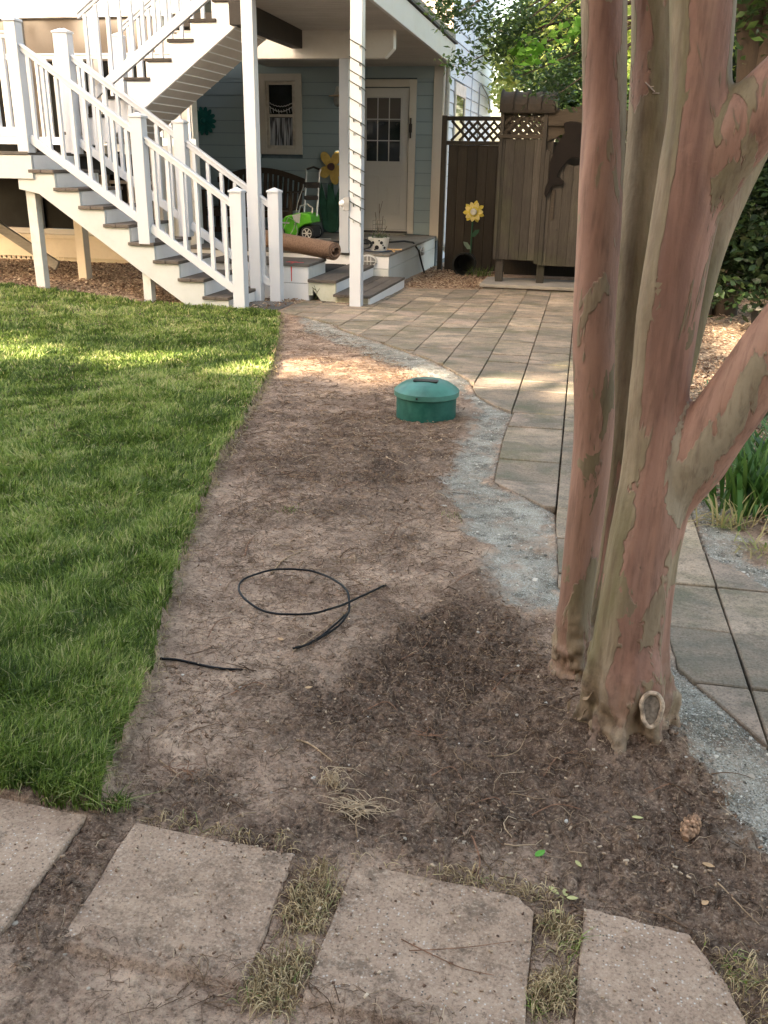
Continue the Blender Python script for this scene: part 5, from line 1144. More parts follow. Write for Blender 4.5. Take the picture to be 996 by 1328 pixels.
# black irrigation tubing
def groundcurve(pxs, n=80, lift=.006, arch=None):
    P = np.array([G(*q)[:2] for q in pxs]); t = np.linspace(0, len(P)-1, n); out = []
    for tt in t:
        i = min(int(tt), len(P)-2); f_ = tt-i; p0, p1, p2, p3 = P[max(i-1, 0)], P[i], P[i+1], P[min(i+2, len(P)-1)]
        out.append(.5*((2*p1)+(-p0+p2)*f_+(2*p0-5*p1+4*p2-p3)*f_**2+(-p0+3*p1-3*p2+p3)*f_**3))
    out = np.array(out); z = zfull(out[:, 0], out[:, 1])[0]; k = np.ones(7)/7; z = np.convolve(np.pad(z, 3, 'edge'), k, 'valid')+lift
    if arch is not None: z = z+np.interp(np.linspace(0, 1, n), *arch)
    return np.column_stack([out, z])
HOSE = m_flat('black_poly_tube', (.006, .006, .007), .4)
c_ = groundcurve(((500,764),(478,775),(455,790),(430,802),(400,809),(370,808),(340,800),(318,786),(310,772),(318,761),(340,753),(372,749),(405,752),(432,762),(449,777),(453,793),(450,805),(436,820),(410,835),(384,847)), 130, .008, ([0, .1, .3, .5, .75, .82, 1], [-.004, .012, .01, .016, .018, .004, -.002]))
tag(MB().tube(c_, .0034, 8).build('irrigation_tube', HOSE, None, smooth=True), 'looped length of thin black irrigation tube on the bare soil', 'hose')
c_ = groundcurve(((452,800),(440,812),(420,828),(398,842),(380,850)), 40, .010)
tag(MB().tube(c_, .0030, 8).build('irrigation_tube', HOSE, None, smooth=True), 'second thin tube strand lying along the tail of the black loop', 'hose')
c_ = groundcurve(((208,860),(235,863),(262,867),(290,873),(320,873)), 40, .003, ([0, .7, 1], [.004, .003, -.006]))
tag(MB().tube(c_, .0036, 8).build('irrigation_tube', HOSE, None, smooth=True), 'short black tube end coming out from under the lawn edge', 'hose')
# twigs and roots one can tell apart
TW = m_flat('pale_root', (.40, .28, .17), .8, var=.3, scale=60); TW2 = m_flat('reddish_root', (.24, .13, .08), .8, var=.3, scale=60)
for pts, r, m_, lb in ((((352,745),(370,726),(396,713)), .0030, TW, 'pale forked stick above the black tube loop'), (((318,722),(322,707),(330,698)), .0026, TW2, 'short reddish stick near the lawn, above the tube loop'),
    (((385,966),(405,972),(431,993)), .0026, TW, 'pinkish curved root piece right of the bare patch'), (((380,850),(420,820),(465,785),(495,762)), .0018, TW, 'long thin straw lying along the tube tail'),
    (((632,985),(655,985),(672,978),(682,962)), .0014, TW, 'thin bent root near the tree, below centre'), (((612,1090),(622,1120),(620,1140),(632,1155)), .0020, TW2, 'reddish root curling above the middle stone'),
    (((930,1150),(955,1178),(985,1205)), .0014, TW, 'long dry needle right of the pine cone'), (((200,960),(225,940),(250,930)), .0014, TW, 'thin root beside the lawn corner'),
    (((205,985),(220,995),(235,1006)), .0018, TW, 'short pale root on the dark soil right of the lawn corner'), (((520,1225),(560,1245),(600,1263),(640,1272)), .0012, TW2, 'faint dry needle lying on the middle stepping stone'),
    (((530,1240),(600,1236),(668,1227)), .0010, TW2, 'thin red needle across the upper part of the middle stone')):
    c_ = groundcurve(pts, 16, .004); 
    if 'stepping' in lb or 'stone' in lb and 'across' in lb: c_[:, 2] = [float(zg(x, y))+.0115 for x, y in c_[:, :2]]
    tag(MB().tube(c_, np.linspace(r, r*.5, 16), 6).build('root_piece', m_, None, smooth=True), lb, 'twig')
TWG = [((300,905),(330,890),(352,900)),((505,700),(520,680),(548,672)),((590,760),(610,748),(640,752)),((430,640),(455,628),(470,640)),((640,900),(660,880),(690,876)),((560,1010),(585,1000),(600,1018)),((705,1010),(722,990),(748,985)),((340,620),(362,612),(380,618)),((520,860),(548,846),(560,826)),((690,1060),(720,1048),(752,1056)),((270,830),(282,812),(300,806)),((840,1040),(868,1030),(890,1040)),((470,930),(500,918),(515,930)),((610,1050),(640,1040),(655,1050))]
tg = MB()
for pts in TWG: tg.tube(groundcurve(pts, 10, .004), np.linspace(.0017, .0008, 10), 5)
tag(tg.build('brown_twigs', TW2, None, smooth=True, stuff=True), 'mid brown twigs scattered singly over the bare soil', 'twigs')
# root clumps
def rootclump(cx_, cy_, n, spread, hgt, m_, label, seed):
    r_ = np.random.default_rng(seed); c0 = G(cx_, cy_); mb = MB(); z0 = float(zfull(np.array([c0[0]]), np.array([c0[1]]))[0][0])
    for k in range(n):
        a = r_.uniform(0, 6.28); L = spread*r_.uniform(.3, 1.2); up = hgt*r_.uniform(.1, 1); bnd = r_.normal()*1.3; pts = []; jx, jy = r_.normal(size=2)*spread*.28
        for t_ in np.linspace(0, 1, 6): aa = a+bnd*t_; pts.append((c0[0]+jx+math.cos(aa)*L*t_, c0[1]+jy*.6+math.sin(aa)*L*t_*.6, z0+.004+up*math.sin(t_*2.4)))
        mb.tube(pts, np.linspace(.0012, .0005, 6), 4)
    return tag(mb.build('root_clump', m_, None, smooth=True), label, 'roots')
PR = m_flat('bleached_root', (.50, .39, .26), .8, var=.2, scale=80)
rootclump(430, 1026, 40, .048, .045, PR, 'upright tuft of bleached roots on the soil above the left stone gap', 3)
rootclump(463, 1056, 60, .062, .018, PR, 'sprawling tangle of bleached roots just right of the upright tuft', 4)
rootclump(648, 1298, 34, .035, .012, PR, 'pale dead grass tuft lying on the middle stepping stone', 5)
rootclump(545, 965, 10, .045, .012, TW2, 'sparse brown roots in the dark soil left of the tree', 6)
rootclump(240, 1000, 16, .05, .015, TW2, 'brown root tangle on dark soil right of the lawn corner', 8)
# leaves
def leaf(px, py, L, W, ang, m_, label, curl=.2, name='fallen_leaf'):
    c0 = G(px, py); z0 = float(zfull(np.array([c0[0]]), np.array([c0[1]]))[0][0])+.006; V = []; Fq = []; n = 8; ca, sa = math.cos(ang), math.sin(ang)
    for i in range(n+1):
        u = i/n; w_ = W*math.sin(math.pi*u**.85)**.8 if 0 < u < 1 else .0003
        for s_ in (-1, -.5, 0, .5, 1):
            x, y = (u-.5)*L, s_*w_/2; z = curl*(abs(s_)**1.5*w_*.8+(u-.5)**2*L)
            V.append((c0[0]+x*ca-y*sa, c0[1]+x*sa+y*ca, z0+z))
    for i in range(n):
        for j in range(4): q = i*5+j; Fq.append((q, q+5, q+6, q+1))
    mb = MB(); mb.add(V, Fq); o = mb.build(name, m_, None, smooth=True); sm = o.modifiers.new('thickness', 'SOLIDIFY'); sm.thickness = .0006; return tag(o, label, 'leaf')
GLF = m_flat('fresh_green_leaf', (.11, .30, .045), .4); YLF = m_flat('yellowed_leaf', (.52, .50, .22), .6); TLF = m_flat('tan_leaf', (.55, .36, .20), .7)
leaf(700, 1112, .026, .013, .9, GLF, 'single bright green leaf on the dark soil')
leaf(718, 1158, .024, .010, -.7, YLF, 'yellow leaf at the left of the small leaf cluster above the right stones'); leaf(733, 1158, .018, .010, 1.8, YLF, 'yellowish leaf pointing up in the small leaf cluster'); leaf(742, 1167, .020, .009, .2, YLF, 'pale leaf at the right of the small leaf cluster')
leaf(750, 1122, .018, .008, -.9, YLF, 'pale green slim leaf right of the bright green leaf'); leaf(826, 1066, .022, .008, .1, YLF, 'yellow leaf left of the pine cone'); leaf(918, 1127, .022, .010, -.2, TLF, 'orange tan leaf below the pine cone')
leaf(914, 1174, .016, .010, .8, TLF, 'small tan leaf flake near the right edge, lowest'); leaf(722, 1188, .022, .008, .1, YLF, 'curled yellow leaf at the corner of the middle stone'); leaf(400, 897, .022, .010, .6, TLF, 'pale bark flake lying on the light bare patch'); leaf(243, 1194, .020, .010, 1.2, TLF, 'tan flake lying on the left full stepping stone'); leaf(364, 833, .02, .012, 2.6, TLF, 'pale flake inside the tube tail')
# pine cone
pn = thing('pine_cone', 'brown open pine cone on the dark soil at the right', 'pine cone', G(893, 1085)); pcc = G(893, 1085)+np.array([0, 0, .018]); axv = np.array([.35, .93, .12]); axv /= np.linalg.norm(axv); e1 = np.cross(axv, ZZ); e1 /= np.linalg.norm(e1); e2 = np.cross(e1, axv)
PCN = m_flat('cone_scale', (.34, .21, .13), .7, var=.5, scale=90); MB().tube([pcc-axv*.028, pcc, pcc+axv*.026], [.007, .009, .003], 8).build('core', PCN, pn)
scm = None
for k in range(70):
    u = k/69; a = k*2.39996; rr_ = .017*math.sin(math.pi*(.12+.80*u))**.7; c_ = pcc+axv*(-.026+.054*u); out = e1*math.cos(a)+e2*math.sin(a); sd_ = np.cross(axv, out); w_ = .0062*(1-.4*u)
    tip = c_+out*rr_+axv*.004; mb = MB(); base = c_+out*rr_*.3-axv*.003
    mb.hexa([base-sd_*w_*.4, base+sd_*w_*.4, tip+sd_*w_*.9, tip-sd_*w_*.9, base-sd_*w_*.4+axv*.0015, base+sd_*w_*.4+axv*.0015, tip+sd_*w_*.5+axv*.004+out*.0015, tip-sd_*w_*.5+axv*.004+out*.0015]); mb.build('scale', PCN, pn)

# ================================================================== CRAPE MYRTLE
cm = thing('crape_myrtle', 'large multi stemmed crape myrtle with peeling pink and olive bark, at the right front', 'tree', (.16, 1.86, -.05))
STEMS = {  # name: (olive amount, [(px, py, width px, depth b)])
 'left': (.30, [(739,905,60,2.02),(739,870,50,2.03),(747,780,43,2.04),(762,640,48,2.05),(770,560,52,2.06),(770,480,54,2.06),(771,400,56,2.07),(776,320,57,2.08),(781,220,58,2.08),(785,130,57,2.09),(783,0,60,2.10),(779,-130,62,2.1),(770,-420,60,2.12)]),
 'back': (.80, [(770,885,30,2.03),(774,840,28,2.07),(780,780,28,2.11),(788,730,28,2.13),(800,670,36,2.14),(809,600,44,2.15),(815,500,46,2.16),(821,420,52,2.17),(830,320,58,2.18),(842,220,62,2.19),(847,140,62,2.19),(850,60,62,2.2),(852,-40,66,2.2),(850,-250,68,2.2)]),
 'main': (.22, [(806,975,112,1.83),(808,930,118,1.83),(812,880,108,1.83),(816,840,96,1.84),(823,780,90,1.84),(833,710,90,1.85),(848,650,96,1.86),(853,590,88,1.86),(852,530,78,1.86),(858,470,76,1.86),(866,400,80,1.86),(878,330,82,1.86),(890,270,86,1.86),(900,210,88,1.86),(907,150,80,1.86),(908,80,76,1.86),(912,0,84,1.86),(914,-120,84,1.86),(912,-400,80,1.9)]),
 'fork': (.25, [(900,270,70,1.86),(922,225,84,1.86),(948,185,92,1.85),(975,155,92,1.84),(1004,125,88,1.83),(1040,85,84,1.82),(1120,-40,78,1.8),(1200,-250,70,1.78)]),
 'low': (.55, [(848,670,70,1.86),(872,632,80,1.86),(900,594,88,1.85),(930,553,84,1.83),(960,510,82,1.81),(990,468,82,1.79),(1030,412,80,1.77),(1100,320,76,1.74),(1190,200,70,1.7)]),
 'rear': (.90, [(872,540,26,1.97),(884,480,36,1.98),(900,400,40,2.0),(920,320,44,2.03),(945,255,48,2.05),(975,190,50,2.08),(1005,120,52,2.1),(1060,0,54,2.14),(1140,-200,52,2.2)]),
}
FLUTE = [(778,905,44,1.80,760,985,20),(800,890,46,1.78,803,1000,22),(835,880,48,1.78,838,985,26),(856,890,34,1.83,862,950,36),(772,890,30,1.84,750,935,24),(822,890,30,1.76,822,985,14)]
mb = MB(); stemdata = []
for nm, (ol, pts) in STEMS.items():
    P = np.array([onb(x, y, b_) for x, y, w_, b_ in pts]); Rr = np.array([w_/2*zc(p_)/FPX for p_, (x, y, w_, b_) in zip(P, pts)])
    # resample
    t = np.linspace(0, len(P)-1, len(P)*5); PP = np.column_stack([np.interp(t, range(len(P)), P[:, i]) for i in range(3)]); RR_ = np.interp(t, range(len(P)), Rr)
    k = np.ones(5)/5
    for i in range(3): PP[:, i] = np.convolve(np.pad(PP[:, i], 2, 'edge'), k, 'valid')
    mb.tube(PP, RR_, 28); stemdata.append((ol, PP, RR_))
for x, y, w_, b_, x1, y1, w1 in FLUTE:
    p0 = onb(x, y-60, b_+.02); p1 = onb(x, y, b_); p2 = onb((x+x1)/2, (y+y1)/2+8, b_-.012); g_ = onb(x1, y1, b_-.02); zz0 = float(zg(g_[0], g_[1])); g_ = onz(x1, y1, zz0-.01)
    q = [p0, p1, (p1+g_)/2+(p2-(p1+g_)/2)*.4, g_, g_-(0, 0, .06)]; r_ = [w_*.3, w_*.5, (w_+w1)*.27, w1*.55, w1*.5]
    t = np.linspace(0, 4, 16); PP = np.column_stack([np.interp(t, range(5), np.array(q)[:, i]) for i in range(3)]); RR_ = np.interp(t, range(5), r_)*zc(p1)/FPX
    mb.tube(PP, RR_, 14)
# burls round the foot
rb = np.random.default_rng(21)
for k in range(26):
    x = rb.uniform(748, 868); y = 940+rb.uniform(-35, 38)-abs(x-806)*.25; P = onb(x, y, 1.775+.10*((x-806)/60)**2*.6); r_ = rb.uniform(.010, .026)
    a = [(math.cos(t_)*r_, math.sin(t_)*r_) for t_ in np.linspace(-math.pi/2, math.pi/2, 8)]; mb.lathe([(max(c_, .0005), s_) for c_, s_ in a], P, 12)
MB.build(mb, 'trunk', BARK, None); tmp = bpy.data.objects['trunk']
rm = tmp.modifiers.new('r', 'REMESH'); rm.mode = 'VOXEL'; rm.voxel_size = .0065; rm.use_smooth_shade = True
sm = tmp.modifiers.new('s', 'SMOOTH'); sm.iterations = 5; sm.factor = .5
dg = bpy.context.evaluated_depsgraph_get(); ev = tmp.evaluated_get(dg); me = bpy.data.meshes.new_from_object(ev, depsgraph=dg)
bpy.data.objects.remove(tmp)
n = len(me.vertices); co = np.empty(n*3, np.float32); me.vertices.foreach_get('co', co); co = co.reshape(-1, 3).astype(float); no = np.empty(n*3, np.float32); me.vertices.foreach_get('normal', no); no = no.reshape(-1, 3)
best = np.full(n, 9.); ol = np.zeros(n); wsum = np.zeros(n)
for o_, PP, RR_ in stemdata:
    d = np.full(n, 9.)
    for i in range(0, len(PP), 2): d = np.minimum(d, np.linalg.norm(co-PP[i], axis=1)/RR_[i])
    w_ = np.exp(-(d-1)*7); ol += w_*o_; wsum += w_
ol /= wsum+1e-9
dmain = np.full(n, 9.); dlow = np.full(n, 9.)
for k_, (o_, PP, RR_) in enumerate(stemdata):
    if k_ in (2, 4):
        for i in range(0, len(PP), 2):
            d = np.linalg.norm(co-PP[i], axis=1)/RR_[i]
            if k_ == 2: dmain = np.minimum(dmain, d)
            else: dlow = np.minimum(dlow, d)
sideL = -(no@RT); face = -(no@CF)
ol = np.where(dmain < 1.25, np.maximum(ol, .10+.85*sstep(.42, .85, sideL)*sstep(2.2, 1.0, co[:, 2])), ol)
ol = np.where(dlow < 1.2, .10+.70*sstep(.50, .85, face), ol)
foot = sstep(.20, .0, co[:, 2]+fbm(co[:, 0]*3, co[:, 2]*3, 4, 3, 5)*.06)
ang = np.arctan2(co[:, 1]-1.87, co[:, 0]-.17)
fl_ = (np.sin(ang*9+co[:, 2]*3)*.5+np.sin(ang*14-co[:, 2]*4)*.5)*.0035*sstep(.9, .2, co[:, 2])*(1+4.2*foot)
lump = fbm(co[:, 0]+co[:, 1], co[:, 2], 22, 3, 7)*.016*foot+fbm(co[:, 0]-co[:, 1], co[:, 2]*.35, 9, 3, 8)*.0035+np.abs(fbm(co[:, 0]*1.7+co[:, 1], co[:, 2]*.8, 40, 2, 9))*-.012*foot
co += no*(fl_+lump)[:, None]; me.vertices.foreach_set('co', co.astype(np.float32).ravel())
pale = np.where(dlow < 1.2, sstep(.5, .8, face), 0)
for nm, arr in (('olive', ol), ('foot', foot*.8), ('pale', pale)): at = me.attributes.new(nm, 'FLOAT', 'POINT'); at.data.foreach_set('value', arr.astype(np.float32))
me.materials.clear(); me.update(); trunk = put('trunk', me, BARK, cm, smooth=True)
# branch scar low on the right of the foot
from mathutils.bvhtree import BVHTree
bvh = BVHTree.FromPolygons([v.co[:] for v in me.vertices], [tuple(p_.vertices) for p_ in me.polygons])
def hit(px, py):
    d = ray(px, py); d = d/np.linalg.norm(d); l_, n_, i_, q_ = bvh.ray_cast(Vector(CP), Vector(d)); return (np.array(l_), np.array(n_)) if l_ is not None else (onb(px, py, 1.8), np.array([0, -1., 0]))
sc_c, _n = hit(845, 918); sn = _n*.4+np.array([.05, -1, .35])*.6; sn /= np.linalg.norm(sn); sc_c = sc_c+sn*.004; s_x = np.cross(sn, ZZ); s_x /= np.linalg.norm(s_x); s_y = np.cross(s_x, sn)
mb = MB(); q = np.linspace(0, 2*math.pi, 33); mb.tube([sc_c+s_x*math.cos(a)*(.0205+.0018*math.sin(5*a)+.001*math.sin(2*a))+s_y*math.sin(a)*(.037+.003*math.sin(3*a))+sn*.002 for a in q], .0050, 8, False); mb.build('branch_scar', m_flat('callus_bark', (.42, .33, .245), .8, var=.4, scale=60, bump=.6), cm, smooth=True)
mb = MB(); mb.prism([sc_c+s_x*math.cos(a)*.019+s_y*math.sin(a)*.035-sn*.007 for a in q[:-1]], sn*.008); mb.build('scar_heart', m_flat('grey_heartwood', (.20, .165, .13), .9, var=.3, scale=90, bump=.5), cm)
# shed bark curls at the foot and a pale flake on the back stem
for k, (x, y) in enumerate(((742,893),(750,905),(763,900),(738,915),(755,925),(767,940),(748,880))):
    p = hit(x, y)[0]+np.array([0, -.004, 0]); a = rb.uniform(.7, 1.9); mb = MB(); L = .035; d_ = np.array([math.cos(a)*.9, -.25, math.sin(a)]); sdv = np.array([.3, .9, .1])*.006
    V = []
    for i in range(6): u = i/5; c_ = p+d_*L*(u-.5)+np.array([0, -.012*math.sin(u*3), 0]); V += [c_-sdv+(0.003*math.sin(u*5), 0, 0), c_+sdv]
    mb.add(V, [(i*2, i*2+1, i*2+3, i*2+2) for i in range(5)]); o = mb.build('bark_flake', m_flat('shed_bark', (.30, .21, .13), .8, var=.3, scale=50) if k == 0 else bpy.data.materials['shed_bark'], cm); sm = o.modifiers.new('t', 'SOLIDIFY'); sm.thickness = .001
mb = MB(); L2 = lambda x, y: hit(x, y)[0]+np.array([0, -.002, 0]); mb.tube([L2(837,107), L2(843,113), L2(849,119)], .0016, 5).tube([L2(843,113), L2(848,112)], .0010, 4).tube([L2(846,121), L2(855,121)], .0010, 4); mb.build('lichen_twig', m_flat('pale_lichen', (.5, .42, .36)), cm)

# ================================================================== FOLIAGE
LD = m_leaf('evergreen_leaf', (.014, .034, .012), (.035, .070, .022), (.095, .16, .045), .35, .3)
LY = m_leaf('sunlit_leaf', (.12, .19, .03), (.30, .40, .08), (.58, .60, .22), .5, .55)
LB = m_leaf('bright_broad_leaf', (.10, .26, .03), (.16, .36, .05), (.24, .45, .08), .5, .5)
def clumped(ells, n, nclump, sp, r_):
    """points gathered in small clumps spread through ellipsoids [(centre, radii, weight)]"""
    wts = np.array([e_[2] for e_ in ells], float); wts /= wts.sum(); out = []
    ci = r_.choice(len(ells), nclump, p=wts); d = r_.normal(size=(nclump, 3)); d /= np.linalg.norm(d, axis=1)[:, None]; d *= (r_.uniform(.15, 1, nclump)**.5)[:, None]
    C = np.array([ells[i][0] for i in ci])+d*np.array([ells[i][1] for i in ci])
    k = r_.integers(0, nclump, n); return C[k]+r_.normal(size=(n, 3))*sp, C
def E(px, py, b_, rx, ry, rz, w_=1.): return (onb(px, py, b_), (rx, ry, rz), w_)
rt_ = np.random.default_rng(5)
# near evergreen whose boughs hang over the porch corner and the shower
ev_t = thing('evergreen_tree', 'evergreen oak like tree overhanging the shower with small dark leaves and open twigs', 'tree', (1.1, 9.6, -.2))
trunk_pts = [(1.25, 9.7, -.25), (1.3, 9.6, 1.0), (1.15, 9.4, 2.2), (.8, 9.1, 3.2), (.6, 8.9, 4.2)]
MB().tube(trunk_pts, [.16, .13, .12, .10, .07], 14).build('trunk', DARKBARK, ev_t, smooth=True)
hubs = [E(600,12,8.3,.30,.3,.10,1.1), E(575,22,8.2,.14,.2,.09,.5), E(648,30,8.4,.30,.3,.16,1.8), E(640,55,8.4,.16,.2,.10,.6), E(618,72,8.3,.13,.15,.06,.35), E(596,82,8.2,.10,.12,.06,.30), E(655,70,8.5,.10,.15,.10,.4),
        E(705,20,8.7,.35,.3,.2,1.5), E(745,40,8.8,.25,.3,.3,1.3), E(690,95,8.9,.14,.2,.16,.9), E(725,115,9.2,.2,.2,.18,1.6), E(745,80,9.0,.2,.2,.25,1.4), E(672,95,8.9,.08,.1,.10,.4), E(680,50,8.7,.16,.2,.1,.7)]
for px, py in ((575,25),(600,15),(600,82),(640,60),(655,72),(680,100),(700,45),(725,120),(745,60),(660,30)):
    tip = onb(px, py, 8.5); root = np.array([.75, 9.05, 3.25]) if py < 70 else np.array([1.0, 9.3, 2.6]); mid = (tip+root)/2+np.array([0, 0, .15])+rt_.normal(size=3)*.06
    t = np.linspace(0, 1, 8)[:, None]; cu = (1-t)**2*root+2*t*(1-t)*mid+t**2*tip+rt_.normal(size=(8, 3))*.015; MB().tube(cu, np.linspace(.030, .004, 8), 6).build('branch', DARKBARK, ev_t, smooth=True)
P, _ = clumped(hubs, 3300, 230, .05, rt_); leafmesh('crown', P, .058, LD, ev_t, aspect=2.3)
hub2 = [E(690,60,8.4,.14,.1,.10), E(705,75,8.3,.1,.1,.08), E(745,35,8.5,.12,.1,.12)]
P, _ = clumped(hub2, 130, 16, .05, rt_); leafmesh('young_foliage', P, .085, LB, ev_t, aspect=1.35)
far_hubs = [((-.6, 12.6, 4.6), (1.9, 1.8, .7), 3), (( .9, 9.6, 4.3), (1.9, 1.6, .9), 3), ((2.6, 9.8, 3.6), (1.2, 1.4, .9), 2)]
P, _ = clumped(far_hubs, 14000, 480, .17, rt_); leafmesh('crown', P, .09, LD, ev_t, aspect=2.1)
# trees further back, in warm light
def bigtree(label, name, a, b_, h_, hubs_, n, ncl, sp, size, mat_, tr=.16, group=None, bark=DARKBARK, aspect=1.8):
    t = thing(name, label, 'tree', (a, b_, -.3), group); MB().tube([(a, b_, -.35), (a+.08, b_, h_*.4), (a-.05, b_, h_*.75), (a, b_, h_)], [tr, tr*.8, tr*.6, tr*.3], 12).build('trunk', bark, t, smooth=True)
    for k in range(6):
        e_ = hubs_[k % len(hubs_)]; tip = np.array(e_[0])+rt_.normal(size=3)*np.array(e_[1])*.4; z0 = h_*rt_.uniform(.4, .8); root = np.array([a, b_, z0]); mid = (tip+root)/2+(0, 0, .2)
        tt = np.linspace(0, 1, 7)[:, None]; MB().tube((1-tt)**2*root+2*tt*(1-tt)*mid+tt**2*tip, np.linspace(tr*.4, .012, 7), 6).build('branch', bark, t, smooth=True)
    P, _ = clumped(hubs_, n, ncl, sp, rt_); leafmesh('crown', P, size, mat_, t, aspect=aspect); return t
BR2 = m_wood('reddish_pine_bark', (.20, .12, .08), (.30, .19, .13), 'z')
bigtree('yellow green sunlit tree standing beyond the shower roof', 'garden_tree', .3, 19, 6.5, [E(700,45,19,.9,.8,.7,2), E(665,90,19,.35,.5,.5,.8), E(740,20,19,.8,.8,.7,1.5), E(735,85,19,.5,.6,.7,1.6), E(660,125,20,.35,.5,.30,.5)], 6500, 300, .14, .13, LY, bark=BR2, group='trees beyond the fence')
bigtree('tall mid green tree whose crown fills the sky behind the right stems', 'garden_tree', 4.4, 16, 7, [E(975,30,14,1.2,1,1.0,2), E(860,40,15,1.5,1,1.2,2), E(960,120,14,1.2,1,.9,1.6), E(820,100,15,1.2,.8,1.0,2)], 9000, 340, .17, .14, LY, group='trees beyond the fence')
bigtree('dark green tree behind the shower, right of its arched roof', 'garden_tree', 1.0, 14.6, 4.5, [E(745,115,14.4,.6,.4,.4,1.6), E(820,130,14.4,1.0,.5,.6,2), E(760,165,14.4,.8,.3,.4,1.4), E(900,160,14.4,1.2,.6,.9,2), E(717,126,14.4,.22,.3,.16,.35)], 9000, 330, .15, .11, LD, group='trees beyond the fence')
# small leafy masses low behind the fence, seen through the gaps
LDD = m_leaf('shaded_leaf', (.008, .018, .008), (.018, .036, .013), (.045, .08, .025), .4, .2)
def shrub(label, hubs_, n, ncl, sp, size, mat_, loc, aspect=1.9):
    t = thing('shrub', label, 'shrub', loc, 'shrubs along the right side'); P, C_ = clumped(hubs_, n, ncl, sp, rt_); 
    for k in range(7): e_ = C_[rt_.integers(0, len(C_))]; b0_ = np.array(loc)+rt_.normal(size=3)*[.15, .15, 0]; MB().tube([b0_, (b0_+e_)/2+(0, 0, .1), e_], [.02, .014, .006], 5).build('stem', DARKBARK, t)
    leafmesh('foliage', P, size, mat_, t, aspect=aspect); return t
shrub('dark shrub between the tree stems and the right edge, upper part', [E(985,250,8.6,.5,.4,.45), E(960,330,8.8,.4,.4,.35), E(1040,300,8.4,.8,.5,.8)], 6500, 200, .10, .085, LDD, (1.9, 8.8, -.2))
shrub('deep shaded shrub mass behind the dark leaning trunk', [((1.8, 12.2, .9), (1.1, .6, 1.1), 2), ((3.2, 11.5, 1.2), (1.3, .8, 1.4), 2), ((1.2, 12.7, 1.9), (.8, .4, .7), 1)], 15000, 380, .15, .11, LDD, (2.2, 12.2, -.25))
shrub('broad dark hedge at the far right beyond the photo edge', [((4.2, 8.5, 1.3), (1.2, 1.5, 1.5), 2), ((4.5, 5.5, 1.2), (1.2, 1.5, 1.4), 2)], 12000, 330, .16, .12, LDD, (4.3, 7.5, -.2))
lt = thing('leaning_trunk', 'dark leaning tree trunk behind the myrtle, at the right edge', 'tree', onz(900, 412, -.2)); q_ = [onb(893,418,9.6), onb(908,370,9.6), onb(930,300,9.55), onb(955,220,9.5), onb(985,120,9.4), onb(1010,-40,9.3)]
MB().tube(q_, [.20, .165, .15, .13, .10, .08], 16).build('trunk', DARKBARK, lt, smooth=True)
P, _ = clumped([(q_[-1], (1.0, .8, .5), 1)], 2500, 120, .14, rt_); leafmesh('crown', P, .10, LD, lt)
# pale figurine and pots in the shade
fg = thing('garden_figurine', 'small pale stone figurine in the deep shade behind the right bed', 'statue', onz(938, 372, -.2)); f0 = onb(938, 375, 11.0)
GS = m_flat('pale_stone', (.30, .29, .26), .8)
MB().lathe([(0, 0), (.06, 0), (.065, .03), (.045, .07), (.05, .12), (.055, .16), (.03, .20), (.022, .21)], f0, 14).build('body', GS, fg, smooth=True); MB().lathe([(0, -.01), (.03, .0), (.042, .03), (.04, .065), (.02, .085), (0, .09)], f0+np.array([0, 0, .21]), 14).build('head', GS, fg, smooth=True)
pw = thing('rimmed_pot', 'black pot with a pale rim holding thin canes at the right edge', 'flower pot', G(988, 425)); w0 = onb(990, 425, 8.5)
MB().lathe([(0, 0), (.10, 0), (.13, .16), (.12, .16), (.11, .14), (0, .14)], w0, 24).build('pot', BK, pw, smooth=True); MB().lathe([(.125, .155), (.155, .16), (.155, .18), (.125, .178)], w0, 28).build('rim', GS, pw, smooth=True)
for k in range(4): MB().tube([w0+((k-1.5)*.05, 0, .14), w0+((k-1.5)*.06, .01, .8+.1*k)], .004, 5).build('cane', m_flat('cane', (.14, .12, .08)) if k == 0 else bpy.data.materials['cane'], pw)
# strap leaved clumps in the right bed
LS = m_leaf('strap_leaf', (.02, .06, .012), (.05, .13, .022), (.13, .22, .05), .4, .3)
DRYL = m_leaf('dry_strap', (.30, .22, .10), (.48, .38, .20), (.22, .28, .08), .7, .3)
def straps(name, base, n, L, W, m_, label, lean=.5, spread=.07, r_=None, bendy=1.0, flat=False):
    r_ = r_ or rt_; V = []; T = []; S = 8; rn = []
    for k in range(n):
        a = r_.uniform(0, 6.28); b0_ = np.array(base)+np.array([r_.normal()*spread, r_.normal()*spread, 0]); b0_[2] = float(zg(b0_[0], b0_[1]))+.004; l = L*r_.uniform(.5, 1.15); le = abs(r_.normal())*lean+.12; bd = r_.uniform(.5, 1.6)*bendy; w_ = W*r_.uniform(.7, 1.2)
        el = math.pi/2-le; p = b0_.copy(); sd_ = np.array([-math.sin(a), math.cos(a), 0]); o = len(V)
        for i in range(S+1):
            u = i/S; ww = w_*min(1, (1-u)*3.2)*(.6+.4*min(1, u*4))+.0004; V += [p-sd_*ww/2, p+sd_*ww/2]; rn += [k/n]*2
            p = p+np.array([math.cos(a)*math.cos(el), math.sin(a)*math.cos(el), math.sin(el)])*l/S; el -= bd/S*(.3+1.6*u)
            if p[2] < b0_[2]+.004: p[2] = b0_[2]+.004
        for i in range(S): q = o+i*2; T.append((q, q+1, q+3, q+2))
    me = rawmesh(name, V, T, {'rnd': np.array([(x*7.31) % 1 for x in rn])}); return tag(put(name, me, m_, None, smooth=False), label, 'plant')
straps('strap_leaf_plant', G(962, 668), 95, .36, .015, LS, 'dense clump of green strap leaves beside the pavers, right of the tree', .28, .055, bendy=.8)
